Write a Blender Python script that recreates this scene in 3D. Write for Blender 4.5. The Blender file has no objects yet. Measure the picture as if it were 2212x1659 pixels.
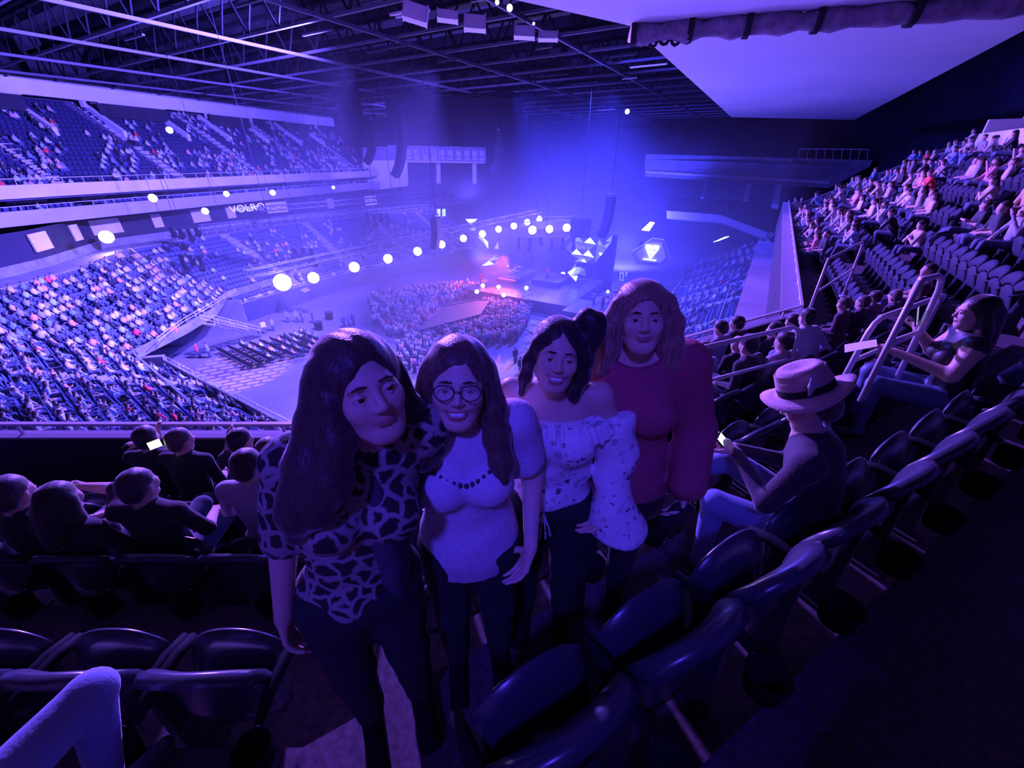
import bpy, bmesh, math, random
import numpy as np
from mathutils import Vector, Matrix, Euler
R = math.radians
random.seed(7); rng = np.random.default_rng(7)
scene = bpy.context.scene
col = scene.collection

# ------------------------------------------------------------------ camera
F_PX, PITCH, H = 860.0, R(29.4), 18.5          # focal length (px of a 2212 px frame), tilt down, metres above the arena floor
cam_d = bpy.data.cameras.new('camera'); cam = bpy.data.objects.new('camera', cam_d); col.objects.link(cam)
cam.location = (0, 0, H); cam.rotation_euler = (math.pi/2 - PITCH, 0, 0)
cam_d.sensor_width = 36.0; cam_d.lens = 36.0*F_PX/2212.0; cam_d.clip_start = .05; cam_d.clip_end = 600
scene.camera = cam

cy = scene.cycles; cy.max_bounces = 4; cy.diffuse_bounces = 2; cy.glossy_bounces = 2; cy.transmission_bounces = 2; cy.volume_bounces = 0; cy.transparent_max_bounces = 6; cy.volume_step_rate = 4.0; cy.volume_max_steps = 64; cy.adaptive_threshold = .03
# ------------------------------------------------------------------ view, world
vs = scene.view_settings
vs.view_transform = 'Standard'; vs.look = 'None'; vs.gamma = 1.0; vs.exposure = 0.22; vs.use_curve_mapping = False
world = bpy.data.worlds.new('world'); scene.world = world; world.use_nodes = True
bg = world.node_tree.nodes['Background']; bg.inputs[0].default_value = (.10, .055, 1, 1); bg.inputs[1].default_value = .006

# ------------------------------------------------------------------ arena lighting (rigged on the trusses over the stage, plus added unseen fills)
VIOLET = (.125, .085, 1.0); BLUE = (.045, .05, 1.0); PINK = (.85, .36, 1.0)
def spot(name, loc, aim, watts, color, angle=120, blend=.6, size=.6):
    d = bpy.data.lights.new(name, 'SPOT'); d.energy = watts; d.color = color; d.spot_size = R(angle); d.spot_blend = blend; d.shadow_soft_size = size
    o = bpy.data.objects.new(name, d); col.objects.link(o); o.location = loc
    o.rotation_euler = (Vector(aim)-Vector(loc)).to_track_quat('-Z', 'Y').to_euler(); return o
def point(name, loc, watts, color, size=.4):
    d = bpy.data.lights.new(name, 'POINT'); d.energy = watts; d.color = color; d.shadow_soft_size = size
    o = bpy.data.objects.new(name, d); col.objects.link(o); o.location = loc; return o
LIGHTS = [
 spot('wash_light_stand', (-12, 38, 24.5), (-60, 45, 13), 310000, VIOLET, 125),
 spot('wash_light_bowl', (-6, 40, 24.5), (-28, 22, 2), 170000, VIOLET, 105),
 spot('wash_light_deck', (-12, 31, 26.4), (8, 4, 17), 150000, (.24,.10,1.0), 95),
 spot('wash_light_soffit', (-4, 44, 9), (16, 30, 24), 26000, (.10,.07,1.0), 110),
 spot('added_wash_far_corner', (-16, 74, 24), (-26, 108, 15), 60000, VIOLET, 80),  # added to brighten the dim far corner wall
 spot('wash_light_right', (0, 52, 24.5), (30, 45, 4), 110000, BLUE, 110),
 spot('wash_light_stage', (14, 66, 26.6), (2, 50, 0), 240000, BLUE, 110),
 spot('wash_light_far', (21, 76, 4.5), (24, 110, 2), 150000, BLUE, 160, 1.0, 2.0),
 spot('wash_light_roof', (-6, 60, 14), (-10, 74, 31), 26000, VIOLET, 150),
 spot('added_fill_deck', (-1.5, -5, 24.5), (.1, 1.2, 17.3), 2400, (.075,.042,1.0), 16, 1.0, .4),  # unseen fill added behind the camera to brighten the women
]

# ------------------------------------------------------------------ survey helpers: a pixel of the photograph on a plane of known height
CP, SP = math.cos(PITCH), math.sin(PITCH)
def ray(x, y):
    X, Y = x-1106.0, 829.5-y
    return Vector((X, F_PX*CP+Y*SP, Y*CP-F_PX*SP))
def atz(x, y, z):
    d = ray(x, y); t = (z-H)/d.z; return Vector((d.x*t, d.y*t, z))
def atr(x, y, r):                                  # at ground distance r from the camera
    d = ray(x, y); t = r/math.hypot(d.x, d.y); return Vector((d.x*t, d.y*t, H+d.z*t))
def aty(x, y, Y):
    d = ray(x, y); t = Y/d.y; return Vector((d.x*t, Y, H+d.z*t))
def project(P):
    x, y, z = P[0], P[1], P[2]-H
    Z = y*CP-z*SP
    if Z < .05: return None
    return (1106+F_PX*x/Z, 829.5-F_PX*(y*SP+z*CP)/Z, Z)
U = Vector((.5, .8660254, 0)); N = Vector((.8660254, -.5, 0))        # arena axis and the direction across it (to the right)
AL = R(16.585)
def A(a, b, z): return Vector((a*math.sin(AL)-b*math.cos(AL), a*math.cos(AL)+b*math.sin(AL), z))   # frame of the left-hand stand

# ------------------------------------------------------------------ materials
def mat(name, color, rough=.7, metal=0, spec=.5, noise=0, nscale=8, emit=None, estr=0, bump=0, attr=None, alpha=1, trans=0, sheen=0):
    m = bpy.data.materials.new(name); m.use_nodes = True; nt = m.node_tree; b = nt.nodes['Principled BSDF']
    b.inputs['Base Color'].default_value = (*color, 1); b.inputs['Roughness'].default_value = rough; b.inputs['Metallic'].default_value = metal
    b.inputs['Specular IOR Level'].default_value = spec; b.inputs['Alpha'].default_value = alpha; b.inputs['Transmission Weight'].default_value = trans
    b.inputs['Sheen Weight'].default_value = sheen; b.inputs['Sheen Roughness'].default_value = .35; b.inputs['Sheen Tint'].default_value = (.9,.75,.8,1)
    if emit: b.inputs['Emission Color'].default_value = (*emit, 1); b.inputs['Emission Strength'].default_value = estr
    src = None
    if attr:
        a = nt.nodes.new('ShaderNodeAttribute'); a.attribute_name = attr; src = a.outputs['Color']
    if noise or bump:
        tc = nt.nodes.new('ShaderNodeTexCoord'); n = nt.nodes.new('ShaderNodeTexNoise'); n.inputs['Scale'].default_value = nscale; n.inputs['Detail'].default_value = 4
        nt.links.new(tc.outputs['Object'], n.inputs['Vector'])
        if noise:
            mx = nt.nodes.new('ShaderNodeMix'); mx.data_type = 'RGBA'; mx.blend_type = 'MULTIPLY'; mx.inputs[0].default_value = 1
            rp = nt.nodes.new('ShaderNodeMapRange'); rp.inputs[1].default_value = .3; rp.inputs[2].default_value = .7; rp.inputs[3].default_value = 1-noise; rp.inputs[4].default_value = 1+noise*.3
            nt.links.new(n.outputs['Fac'], rp.inputs[0]); nt.links.new(rp.outputs[0], mx.inputs[7])
            if src: nt.links.new(src, mx.inputs[6])
            else: mx.inputs[6].default_value = (*color, 1)
            src = mx.outputs[2]
        if bump:
            bp = nt.nodes.new('ShaderNodeBump'); bp.inputs['Strength'].default_value = bump; bp.inputs['Distance'].default_value = .02
            nt.links.new(n.outputs['Fac'], bp.inputs['Height']); nt.links.new(bp.outputs[0], b.inputs['Normal'])
    if src: nt.links.new(src, b.inputs['Base Color'])
    return m
M = {}
M['concrete'] = mat('concrete', (.28,.27,.29), .85, noise=.35, nscale=.9)
M['dark_concrete'] = mat('dark_concrete', (.10,.085,.10), .8, noise=.4, nscale=3)
M['carpet'] = mat('carpet', (.11,.075,.10), .95, noise=.5, nscale=30)
M['white_panel'] = mat('white_panel', (.80,.78,.80), .75, noise=.12, nscale=.12)
M['fascia'] = mat('fascia', (.74,.66,.72), .6, noise=.15, nscale=.4)
M['ledge'] = mat('ledge', (.34,.30,.36), .7, noise=.15, nscale=.5)
M['grey_wall'] = mat('grey_wall', (.30,.28,.32), .8, noise=.3, nscale=.5)
M['dark_wall'] = mat('dark_wall', (.035,.03,.045), .9, noise=.4, nscale=.3)
M['black'] = mat('black', (.010,.010,.014), .8, spec=.12)
M['black_cloth'] = mat('black_cloth', (.018,.016,.022), .95, noise=.3, nscale=2)
M['roof_deck'] = mat('roof_deck', (.07,.065,.08), .8, noise=.4, nscale=.3)
M['steel'] = mat('steel', (.12,.115,.14), .7, spec=.2)
M['steel_dark'] = mat('steel_dark', (.05,.05,.06), .6, metal=.3)
M['rail'] = mat('rail', (.72,.68,.72), .4, metal=.15)
M['glass'] = mat('glass', (.6,.6,.7), .15, alpha=.25)
M['seat'] = mat('seat', (.045,.045,.07), .30, spec=.7)
M['seat_mid'] = mat('seat_mid', (.045,.047,.075), .7, spec=.15)
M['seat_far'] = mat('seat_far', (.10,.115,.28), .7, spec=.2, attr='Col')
M['arena_floor'] = mat('arena_floor', (.24,.21,.25), .5, noise=.25, nscale=.12)
M['step'] = mat('step', (.45,.42,.45), .8, noise=.2, nscale=3)
M['lens'] = mat('lens', (1,1,1), emit=(1,.80,.98), estr=45)
M['warm_light'] = mat('warm_light', (1,1,1), emit=(1,.82,.62), estr=9)
M['screen_white'] = mat('screen_white', (1,1,1), emit=(.80,.88,1), estr=1.6)
M['screen_blue'] = mat('screen_blue', (.05,.05,.2), emit=(.10,.14,1), estr=.8)
M['phone_screen'] = mat('phone_screen', (.1,.1,.1), emit=(.70,1,.92), estr=1.6)
M['people'] = mat('people', (.5,.5,.5), .8, attr='Col')
M['skin'] = mat('skin', (.6,.4,.3), .5, attr='Col', spec=.35)
def hair_mat():
    m = mat('hair', (.05,.03,.02), .46, spec=.35, attr='Col', sheen=.9); nt = m.node_tree; b = nt.nodes['Principled BSDF']; at = next(n for n in nt.nodes if n.type == 'ATTRIBUTE')
    tc = nt.nodes.new('ShaderNodeTexCoord'); mp = nt.nodes.new('ShaderNodeMapping'); mp.inputs['Scale'].default_value = (150,150,7); n = nt.nodes.new('ShaderNodeTexNoise'); n.inputs['Scale'].default_value = 1.0; n.inputs['Detail'].default_value = 3
    nt.links.new(tc.outputs['Object'], mp.inputs[0]); nt.links.new(mp.outputs[0], n.inputs['Vector']); r_ = nt.nodes.new('ShaderNodeMapRange'); r_.inputs[1].default_value = .3; r_.inputs[2].default_value = .7; r_.inputs[3].default_value = .55; r_.inputs[4].default_value = 1.5
    nt.links.new(n.outputs['Fac'], r_.inputs[0]); mx = nt.nodes.new('ShaderNodeMix'); mx.data_type = 'RGBA'; mx.blend_type = 'MULTIPLY'; mx.inputs[0].default_value = 1; nt.links.new(at.outputs['Color'], mx.inputs[6]); nt.links.new(r_.outputs[0], mx.inputs[7]); nt.links.new(mx.outputs[2], b.inputs['Base Color'])
    bp = nt.nodes.new('ShaderNodeBump'); bp.inputs['Strength'].default_value = .6; bp.inputs['Distance'].default_value = .004; nt.links.new(n.outputs['Fac'], bp.inputs['Height']); nt.links.new(bp.outputs[0], b.inputs['Normal']); return m
M['hair'] = hair_mat()
M['cloth'] = mat('cloth', (.5,.5,.5), .9, attr='Col', bump=.15, nscale=90, sheen=.45)

# ------------------------------------------------------------------ object helpers
def tag(o, label=None, cat=None, group=None, kind=None):
    if label: o['label'] = label
    if cat: o['category'] = cat
    if group: o['group'] = group
    if kind: o['kind'] = kind
    return o
def link_mesh(name, me, m=None, parent=None):
    o = bpy.data.objects.new(name, me); col.objects.link(o)
    if m is not None:
        me.materials.clear(); me.materials.append(M[m] if isinstance(m, str) else m)
    if parent is not None: o.parent = parent
    return o
def empty(name, loc=(0,0,0), rz=0):
    o = bpy.data.objects.new(name, None); col.objects.link(o); o.location = loc; o.rotation_euler = (0,0,rz); o.empty_display_size = .2; return o
class MB:
    def __init__(s): s.v = []; s.f = []
    def add(s, vs, fs):
        n = len(s.v); s.v += [tuple(v) for v in vs]; s.f += [tuple(i+n for i in f) for f in fs]; return s
    def quad(s, a, b, c, d): return s.add([a,b,c,d], [(0,1,2,3)])
    def hexa(s, bot, top):
        n = len(bot)
        return s.add(list(bot)+list(top), [tuple(range(n))[::-1], tuple(range(n, 2*n))]+[(i, (i+1)%n, n+(i+1)%n, n+i) for i in range(n)])
    def box(s, c, size, rot=None):
        hx, hy, hz = size[0]/2, size[1]/2, size[2]/2; c = Vector(c)
        P = [Vector(q) for q in ((-hx,-hy,-hz),(hx,-hy,-hz),(hx,hy,-hz),(-hx,hy,-hz),(-hx,-hy,hz),(hx,-hy,hz),(hx,hy,hz),(-hx,hy,hz))]
        if rot is not None:
            if not isinstance(rot, Matrix): rot = Matrix.Rotation(rot, 3, 'Z')
            P = [rot @ q for q in P]
        P = [q+c for q in P]
        return s.add(P, [(3,2,1,0),(4,5,6,7),(0,1,5,4),(1,2,6,5),(2,3,7,6),(3,0,4,7)])
    def prism(s, pts, z0, z1): return s.hexa([(p[0],p[1],z0) for p in pts], [(p[0],p[1],z1) for p in pts])
    def tube(s, pts, r, n=6, cap=True):
        pts = [Vector(p) for p in pts]; rr = r if isinstance(r, (list, tuple)) else [r]*len(pts)
        base = len(s.v); up = None
        for i, p in enumerate(pts):
            t = (pts[min(i+1, len(pts)-1)]-pts[max(i-1, 0)]).normalized()
            if up is None: up = t.cross(Vector((0,0,1)) if abs(t.z) < .9 else Vector((1,0,0))).normalized()
            else: up = (up-t*up.dot(t)).normalized()
            w = t.cross(up)
            for k in range(n):
                a = 2*math.pi*k/n; s.v.append(tuple(p+(up*math.cos(a)+w*math.sin(a))*rr[i]))
        for i in range(len(pts)-1):
            for k in range(n):
                a, b = base+i*n+k, base+i*n+(k+1)%n; s.f.append((a, b, b+n, a+n))
        if cap:
            s.f.append(tuple(base+k for k in range(n))[::-1]); e = base+(len(pts)-1)*n; s.f.append(tuple(e+k for k in range(n)))
        return s
    def bar(s, a, b, w, h=None):                   # rectangular bar between two points
        a, b = Vector(a), Vector(b); t = (b-a).normalized(); h = h or w
        x = t.cross(Vector((0,0,1)) if abs(t.z) < .95 else Vector((1,0,0))).normalized(); y = x.cross(t)
        q = [x*w/2*i+y*h/2*j for i, j in ((-1,-1),(1,-1),(1,1),(-1,1))]
        return s.add([a+k for k in q]+[b+k for k in q], [(0,1,2,3),(7,6,5,4),(0,4,5,1),(1,5,6,2),(2,6,7,3),(3,7,4,0)])
    def cyl(s, c, r, h, n=12, axis=None, r2=None):
        axis = Vector(axis or (0,0,1)).normalized(); c = Vector(c)
        return s.tube([c-axis*h/2, c+axis*h/2], [r, r if r2 is None else r2], n)
    def mesh(s, name, smooth=False):
        me = bpy.data.meshes.new(name); me.from_pydata(s.v, [], s.f); me.update()
        if smooth: me.polygons.foreach_set('use_smooth', [True]*len(me.polygons))
        return me
    def build(s, name, m, parent=None, smooth=False): return link_mesh(name, s.mesh(name, smooth), m, parent)
def offset_path(path, d):
    """offset a plan polyline to the right of its direction by d, mitred"""
    out = []; P = [Vector((p[0], p[1])) for p in path]
    for i, p in enumerate(P):
        n1 = n2 = None
        if i > 0: t = (P[i]-P[i-1]).normalized(); n1 = Vector((t.y, -t.x))
        if i < len(P)-1: t = (P[i+1]-P[i]).normalized(); n2 = Vector((t.y, -t.x))
        if n1 is None: n1 = n2
        if n2 is None: n2 = n1
        m = (n1+n2).normalized(); out.append(p+m*(d/max(.3, m.dot(n1))))
    return out
def offset_var(path, shifts, d):
    """like offset_path, but each vertex starts its rows shifts[i] nearer the floor"""
    a = [Vector((p[0], p[1])) for p in path]; b = offset_path(path, 1.0); return [q+(w-q)*(d-s) for q, w, s in zip(a, b, shifts)]
def sweep(path, profile, mb=None, close=False, shifts=None):
    """sweep a profile [(offset to the right, z), ...] along a plan path"""
    mb = mb or MB(); base = len(mb.v); npth = len(path); npr = len(profile)
    cols = [offset_path(path, d) if shifts is None else offset_var(path, shifts, d) for d, z in profile]
    for i in range(npth):
        for j, (d, z) in enumerate(profile): mb.v.append((cols[j][i][0], cols[j][i][1], z))
    for i in range(npth-1):
        for j in range(npr-1):
            a = base+i*npr+j; mb.f.append((a, a+npr, a+npr+1, a+1))
        if close:
            a = base+i*npr; mb.f.append((a+npr-1, a+npr+npr-1, a+npr, a))
    if close:
        mb.f.append(tuple(base+j for j in range(npr))); mb.f.append(tuple(base+(npth-1)*npr+j for j in range(npr))[::-1])
    return mb
def along(path, s):
    """point and direction at arc length s"""
    P = [Vector((p[0], p[1])) for p in path]
    for a, b in zip(P, P[1:]):
        L = (b-a).length
        if s <= L: return a+(b-a)*(s/L), (b-a)/L
        s -= L
    return P[-1], (P[-1]-P[-2]).normalized()
_on = ['zeroth','first','second','third','fourth','fifth','sixth','seventh','eighth','ninth','tenth','eleventh','twelfth','thirteenth','fourteenth','fifteenth','sixteenth','seventeenth','eighteenth','nineteenth']
_te = ['','','twenty','thirty','forty','fifty','sixty','seventy','eighty','ninety']
def ordinal(n):
    if n < 20: return _on[n]
    if n % 10 == 0: return _te[n//10%10][:-1]+'ieth'
    return _te[n//10%10]+'-'+_on[n%10]
def plen(path): return sum((Vector(b)-Vector(a)).length for a, b in zip(path, path[1:]))

# ================================================================== THE SETTING
def slab_from_px(name, px, r, m, thick=.5, parent=None, kind='structure'):
    """a wall panel whose face corners were surveyed at ground distance r; given real thickness away from the camera"""
    P = [atr(x, y, q) for (x, y), q in zip(px, r if isinstance(r, (list, tuple)) else [r]*len(px))]
    n = (P[1]-P[0]).cross(P[2]-P[0]).normalized()
    if n.dot(P[0]-Vector((0,0,H))) < 0: n = -n
    o = MB().hexa(P, [q+n*thick for q in P]).build(name, m, parent)
    if parent is None and kind: o['kind'] = kind
    return o
# --- arena floor
fl = MB(); fl.prism([(-60,5),(60,5),(90,130),(-60,130)], -.4, 0)
tag(fl.build('floor', 'arena_floor'), 'bare grey concrete floor of the arena around the stage', kind='structure')

# --- the upper deck the camera stands on
NR = [(-18,3.75),(-1.65,3.75),(5.9,7.93),(19.4,30.65),(20.4,32.3)]
TR, RI, Z0 = .87, .45, 15.05
def row_z(k): return Z0+RI*k
def row_back(k): return 1.20+TR*k                   # offset of the seat backs of row k behind the front rail
prof = [(.12, Z0-.9), (.12, Z0)]
NROW = 24
for k in range(NROW): prof += [(1.32+TR*k, row_z(k)), (1.32+TR*k, row_z(k+1))]
prof += [(1.32+TR*NROW+1.5, row_z(NROW)), (1.32+TR*NROW+1.5, row_z(NROW)-14), (.12, Z0-.9)]
deck = sweep(NR, prof[:-1], close=True)
deck = deck.build('floor_upper_deck', 'carpet'); tag(deck, 'dark stepped concrete terrace of the near upper deck', kind='structure')
# parapet, its ledge and the glass front rail
par = sweep(NR[:3], [(.12,Z0-.9),(.12,Z0+.70),(0,Z0+.70),(0,Z0-.9)], close=True); sweep(NR[2:], [(.12,Z0-.9),(.12,Z0+.70),(-.26,Z0+.70),(-.26,Z0-.9)], par, close=True); par = par.build('wall_parapet', 'dark_wall'); cap = sweep(NR[:3], [(.13,Z0+.69),(.13,Z0+.715),(-.01,Z0+.715),(-.01,Z0+.69)], close=True); sweep(NR[2:], [(.13,Z0+.69),(.13,Z0+.715),(-.28,Z0+.715),(-.28,Z0+.69)], cap, close=True); cap = cap.build('trim_parapet', 'ledge'); tag(cap, 'pale coping along the near parapet', kind='structure'); tag(par, 'pale parapet wall along the front of the near upper deck', kind='structure')
er = empty('guard_rail'); tag(er, 'thin steel guard rail with glass running along the near parapet', 'railing')
mb = MB(); Lr = plen(NR)
sweep(NR, [(.03,Z0+.835),(.03,Z0+.865),(.08,Z0+.865),(.08,Z0+.835)], mb, close=True); mb.build('top_rail', 'rail', er)
post = MB().box((0,0,Z0+.76),(.025,.025,.15)).mesh('rail_post'); post.materials.append(M['rail'])
s = .4
while s < Lr:
    p, t = along(offset_path(NR,.055), s); o = link_mesh('rail_post', post, None, er); o.location = (p[0], p[1], 0); s += 1.5
sweep(NR, [(.05,Z0+.70),(.05,Z0+.84)], MB()).build('glass_pane', 'glass', er)
# suite level ledge below the near deck with its recessed lights
NR2 = offset_path(NR, -1.15)
led = sweep(NR2, [(0,12.0),(0,12.9),(1.7,12.9),(1.7,12.0)], close=True).build('wall_suite_ledge', 'grey_wall'); led['kind'] = 'structure'
wall_u = sweep(NR, [(.6,6.0),(.6,12.9),(.6,14.2),(1.0,14.2),(1.0,6.0)], close=True).build('wall_under_deck', 'dark_wall'); wall_u['kind'] = 'structure'
# far end of the deck: solid side wall with coping
e0 = Vector((20.4,32.3)); en = N.xy
pts = [(0,Z0+.6)]+[(1.0+TR*k, row_z(k)+.75) for k in range(NROW+1)]+[(1.0+TR*NROW, 6),(0,6)]
mb = MB(); A1 = [Vector((e0.x+en.x*d, e0.y+en.y*d, z)) for d, z in pts]; th = Vector((U.x, U.y, 0))*.3
mb.hexa(A1, [q+th for q in A1]); tag(mb.build('wall_deck_end', 'grey_wall'), kind='structure')

for k_, s0_, L_ in ((8,17.2,5.6),(13,14.0,5.0)):             # white walls around the vomitories of the right deck
    q = Vector((5.9,7.93))+Vector((U.x,U.y))*(s0_+L_/2)+N.xy*(row_back(k_)-.55); e_ = math.atan2(U.y,U.x)
    MB().box((q.x,q.y,row_z(k_)+.45),(L_,.22,1.1),e_).build('wall_portal_near', 'white_panel')['kind'] = 'structure'
    q2 = q+Vector((U.x,U.y))*(L_/2)+N.xy*1.2; MB().box((q2.x,q2.y,row_z(k_)+.9),(.22,2.4,1.4),e_).build('wall_portal_near', 'white_panel')['kind'] = 'structure'

# --- white soffit over the near deck (two panels meeting at a mitre) with a rolled tarpaulin along the joint
ZS = H+5.0
inner = [atz(*q, ZS) for q in ((980,-30),(1363,56),(1580,253))]; outer = [atz(*q, ZS) for q in ((1845,259),(2212,66))]
corner_out = outer[1]+(outer[1]-outer[0]).normalized()*6
sof = MB()
def slab(mb, pts, t): mb.hexa([(p.x,p.y,ZS) for p in pts], [(p.x,p.y,ZS+t) for p in pts])
j0 = inner[1]; j1 = corner_out
slab(sof, [inner[1], inner[2], outer[0], j1], .5)
s1 = sof.build('ceiling_soffit', 'white_panel'); tag(s1, 'large smooth white soffit panel hanging over the deck at right', kind='structure')
d2 = (inner[1]-inner[0]).normalized()
a0 = inner[1]-d2*22; b0 = j1-d2*40
sof = MB(); slab(sof, [a0, j0-d2*.12, j1-d2*.12, b0], .5)
s2 = sof.build('ceiling_soffit_corner', 'white_panel'); tag(s2, 'white soffit panel at the top edge, nearer the camera', kind='structure')
mb = MB(); pts = []; nseg = 26; jd = (j1-j0)
tarp = empty('rolled_tarpaulin', tuple(j0)); tag(tarp, 'dark rolled tarpaulin sagging along the joint of the white soffit', 'tarpaulin')
rr = random.Random(3)
for i in range(nseg+1):
    t = i/nseg; pts.append(jd*t+Vector((0,0,-.16-.12*abs(math.sin(t*26))-.05*rr.random())))
mb.tube(pts, [.34+.10*math.sin(i*2.1)+.06*rr.random() for i in range(nseg+1)], 10)
mb.build('roll', mat('tarp', (.34,.26,.34), .8, noise=.5, nscale=3, bump=.4), tarp, True)
for t in (.012, .16, .30, .46, .66):
    MB().cyl(jd*t+Vector((0,0,-.2)), .52, .22, 12, axis=jd).build('strap', 'black_cloth', tarp)
for i in range(5):
    a = jd*(.02+.03*i)+Vector((0,0,-.45)); b = jd*(.05+.03*i)+Vector((0,0,-.5)); m_ = (a+b)/2+Vector((0,0,-.22-.06*(i%2)))
    MB().tube([a, (a+m_)/2+Vector((0,0,-.08)), m_, (b+m_)/2+Vector((0,0,-.08)), b], .07, 6).build('loose_fold', 'black_cloth', tarp, True)

# --- lower bowl around the floor
LB_left = [(-6,88),(-17.5,75.2),(-27.4,65),(-34.6,49.5)]
LB_cor = [(-34.6,49.5),(-33.7,43.5),(-33.2,38.0),(-31.9,33.0)]; KC = 4
LB_near = [(-31.9,33.0),(-15.7,22.8),(-8,18.6),(-1.5,18.0),(3,21)]
LB_right = [(3,21),(14,40),(26,61),(31,72)]
LT, LR_, LN = .85, .42, 17
def low_z(k): return 1.7+LR_*k
def low_back(k): return .15+LT*(k+1)-.1
LB_up = LB_left+LB_cor[1:]+LB_near[1:]
SH_up = [0]*(len(LB_left)-1)+[LT*KC*.5]+[LT*KC]*(len(LB_cor)-2)+[LT*KC*.5]+[0]*(len(LB_near)-1)
def bowl(name, path, k0, k1, front, back, zb=0, shifts=None, m='concrete'):
    pr = [(-.02,zb),(-.02,2.5),(.15,2.5)] if front else [(LT*k0,zb),(LT*k0,low_z(k0)+(.5 if shifts else 0)),(.15+LT*k0,low_z(k0)+(.5 if shifts else 0))]
    pr += [(.15+LT*k0, low_z(k0))]
    for k in range(k0, k1): pr += [(.15+LT*(k+1), low_z(k)), (.15+LT*(k+1), low_z(k+1))]
    e_ = LT*k1
    if back: pr += [(e_+3.2, low_z(k1)), (e_+3.2, low_z(k1)+.9), (e_+3.4, low_z(k1)+.9), (e_+3.4, zb)]
    else: pr += [(e_+.4, low_z(k1)), (e_+.4, zb)]
    o = sweep(path, pr, close=True, shifts=shifts).build(name, m); return tag(o, kind='structure')
bowl('floor_lower_bowl_left', LB_left, 0, KC, True, False); bowl('floor_lower_bowl_near', LB_near, 0, KC, True, False)
bowl('floor_lower_bowl_upper', LB_up, KC, LN, False, True, 3.0, SH_up); bowl('floor_lower_bowl_right', LB_right, 0, LN, True, True)
for nm, pth in (('left', LB_left), ('near', LB_near), ('right', LB_right)):      # black drape on the front wall
    o = sweep(pth, [(-.10,0),(-.10,2.38),(-.02,2.38)]).build('wall_front_'+nm, mat('drape_'+nm, (.06,.06,.11), .9, noise=.35, nscale=.8)); o['kind'] = 'structure'
# corner tunnel under the seats
tun = sweep(LB_cor, [(6.5,0),(6.5,3.1),(6.9,3.1),(6.9,0)], close=True).build('wall_tunnel', 'dark_wall'); tun['kind'] = 'structure'
for i, q in ((0, LB_cor[0]), (-1, LB_cor[-1])):
    a = Vector(q); b = offset_path(LB_cor, 7.0)[i]; t = (b-a).normalized(); w = Vector((-t.y,t.x))*.25
    MB().hexa([(*(a-w),0),(*(b-w),0),(*(b+w),0),(*(a+w),0)], [(*(a-w),2.9),(*(b-w),2.95),(*(b+w),2.95),(*(a+w),2.9)]).build('wall_tunnel_side', 'grey_wall')['kind'] = 'structure'
# back walls of the lower bowl
o = sweep(LB_up[:7], [(LT*LN+3.5,8),(LT*LN+3.5,12.4)], shifts=SH_up[:7]).build('wall_left', 'dark_wall'); o['kind'] = 'structure'

# --- left-hand stand: suite level and upper deck
def Axy(a, b): q = A(a, b, 0); return (q.x, q.y)
LU = [Axy(97,60), Axy(25.5,60), Axy(19,58.5), Axy(-2,50)]
def strip(name, path, pr, m, label=None):
    o = sweep(path, pr, close=True).build(name, m); return tag(o, label, kind='structure')
strip('wall_suite_fascia', LU, [(0,12.65),(0,14.0),(.35,14.0),(.35,12.65)], mat('ledfascia', (.45,.42,.62), .5, noise=.1, nscale=.5), 'long violet fascia along the suite level of the far stand')
strip('floor_suite', LU, [(.35,13.0),(.35,13.2),(2.2,13.2),(2.2,13.6),(6,13.6),(6,13.0)], 'grey_wall')
strip('wall_suite_back', LU, [(6.0,12),(6.0,17),(6.3,17),(6.3,12)], 'dark_wall')
strip('wall_upper_fascia', LU, [(0,15.1),(0,16.3),(.4,16.3),(.4,15.1)], 'fascia', 'pale fascia along the front of the far upper deck')
UT, UR, UN, UZ = .82, .52, 19, 15.5
def up_z(k): return UZ+UR*k
pr = [(.4,14.9),(.4,UZ)]
for k in range(UN): pr += [(1.3+UT*k, up_z(k)), (1.3+UT*k, up_z(k+1))]
pr += [(1.3+UT*UN+3, up_z(UN)), (1.3+UT*UN+3, 14.9)]
strip('floor_upper_left', LU, pr, mat('terrace_far', (.09,.085,.13), .85, noise=.3, nscale=.6))
strip('wall_upper_back', LU, [(1.3+UT*UN+3,24),(1.3+UT*UN+3,33),(1.3+UT*UN+3.3,33),(1.3+UT*UN+3.3,24)], 'dark_wall')
# fascia joints: the panels read one by one; light-coloured wall panels under the decks
def rail_along(name, label, path, s0, s1, z, h, step, m='rail', two=False):
    e = empty(name); tag(e, label, 'railing')
    pts = [along(path, s0+(s1-s0)*i/12)[0] for i in range(13)]
    for zz in ([z+h, z+h*.5] if two else [z+h]): MB().tube([(p[0],p[1],zz) for p in pts], .035, 5).build('rail_bar', m, e)
    pm = MB().box((0,0,h/2),(.06,.06,h)).mesh('rail_post'); pm.materials.append(M[m])
    s = s0
    while s <= s1+.01:
        p, t = along(path, s); o = link_mesh('rail_post', pm, None, e); o.location = (p[0],p[1],z); s += step
    return e
LUr = offset_path(LU, .15)
rail_along('guard_rail', 'pale guard rail on top of the far upper deck fascia', LUr, 2, plen(LU)-3, 16.3, .55, 1.9)
rail_along('guard_rail', 'low guard rail on the violet suite fascia of the far stand', LUr, 2, plen(LU)-3, 14.0, .42, 2.1)
for i, s in enumerate(range(3, 118, 6)):                     # panels of the suite back wall seen in the gap under the upper deck
    p, t = along(offset_path(LU, 5.8), s*.93+(i%3)*.8); w = 1.7+.9*(i%3)
    o = MB().box((0,0,.65),(w,.12,1.5)).build('wall_panel', 'fascia'); o.location = (p[0],p[1],14.0); o.rotation_euler.z = math.atan2(t.y,t.x); o['kind'] = 'structure'
wp_ = offset_var(LB_up, SH_up, LT*LN+3.35)
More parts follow.
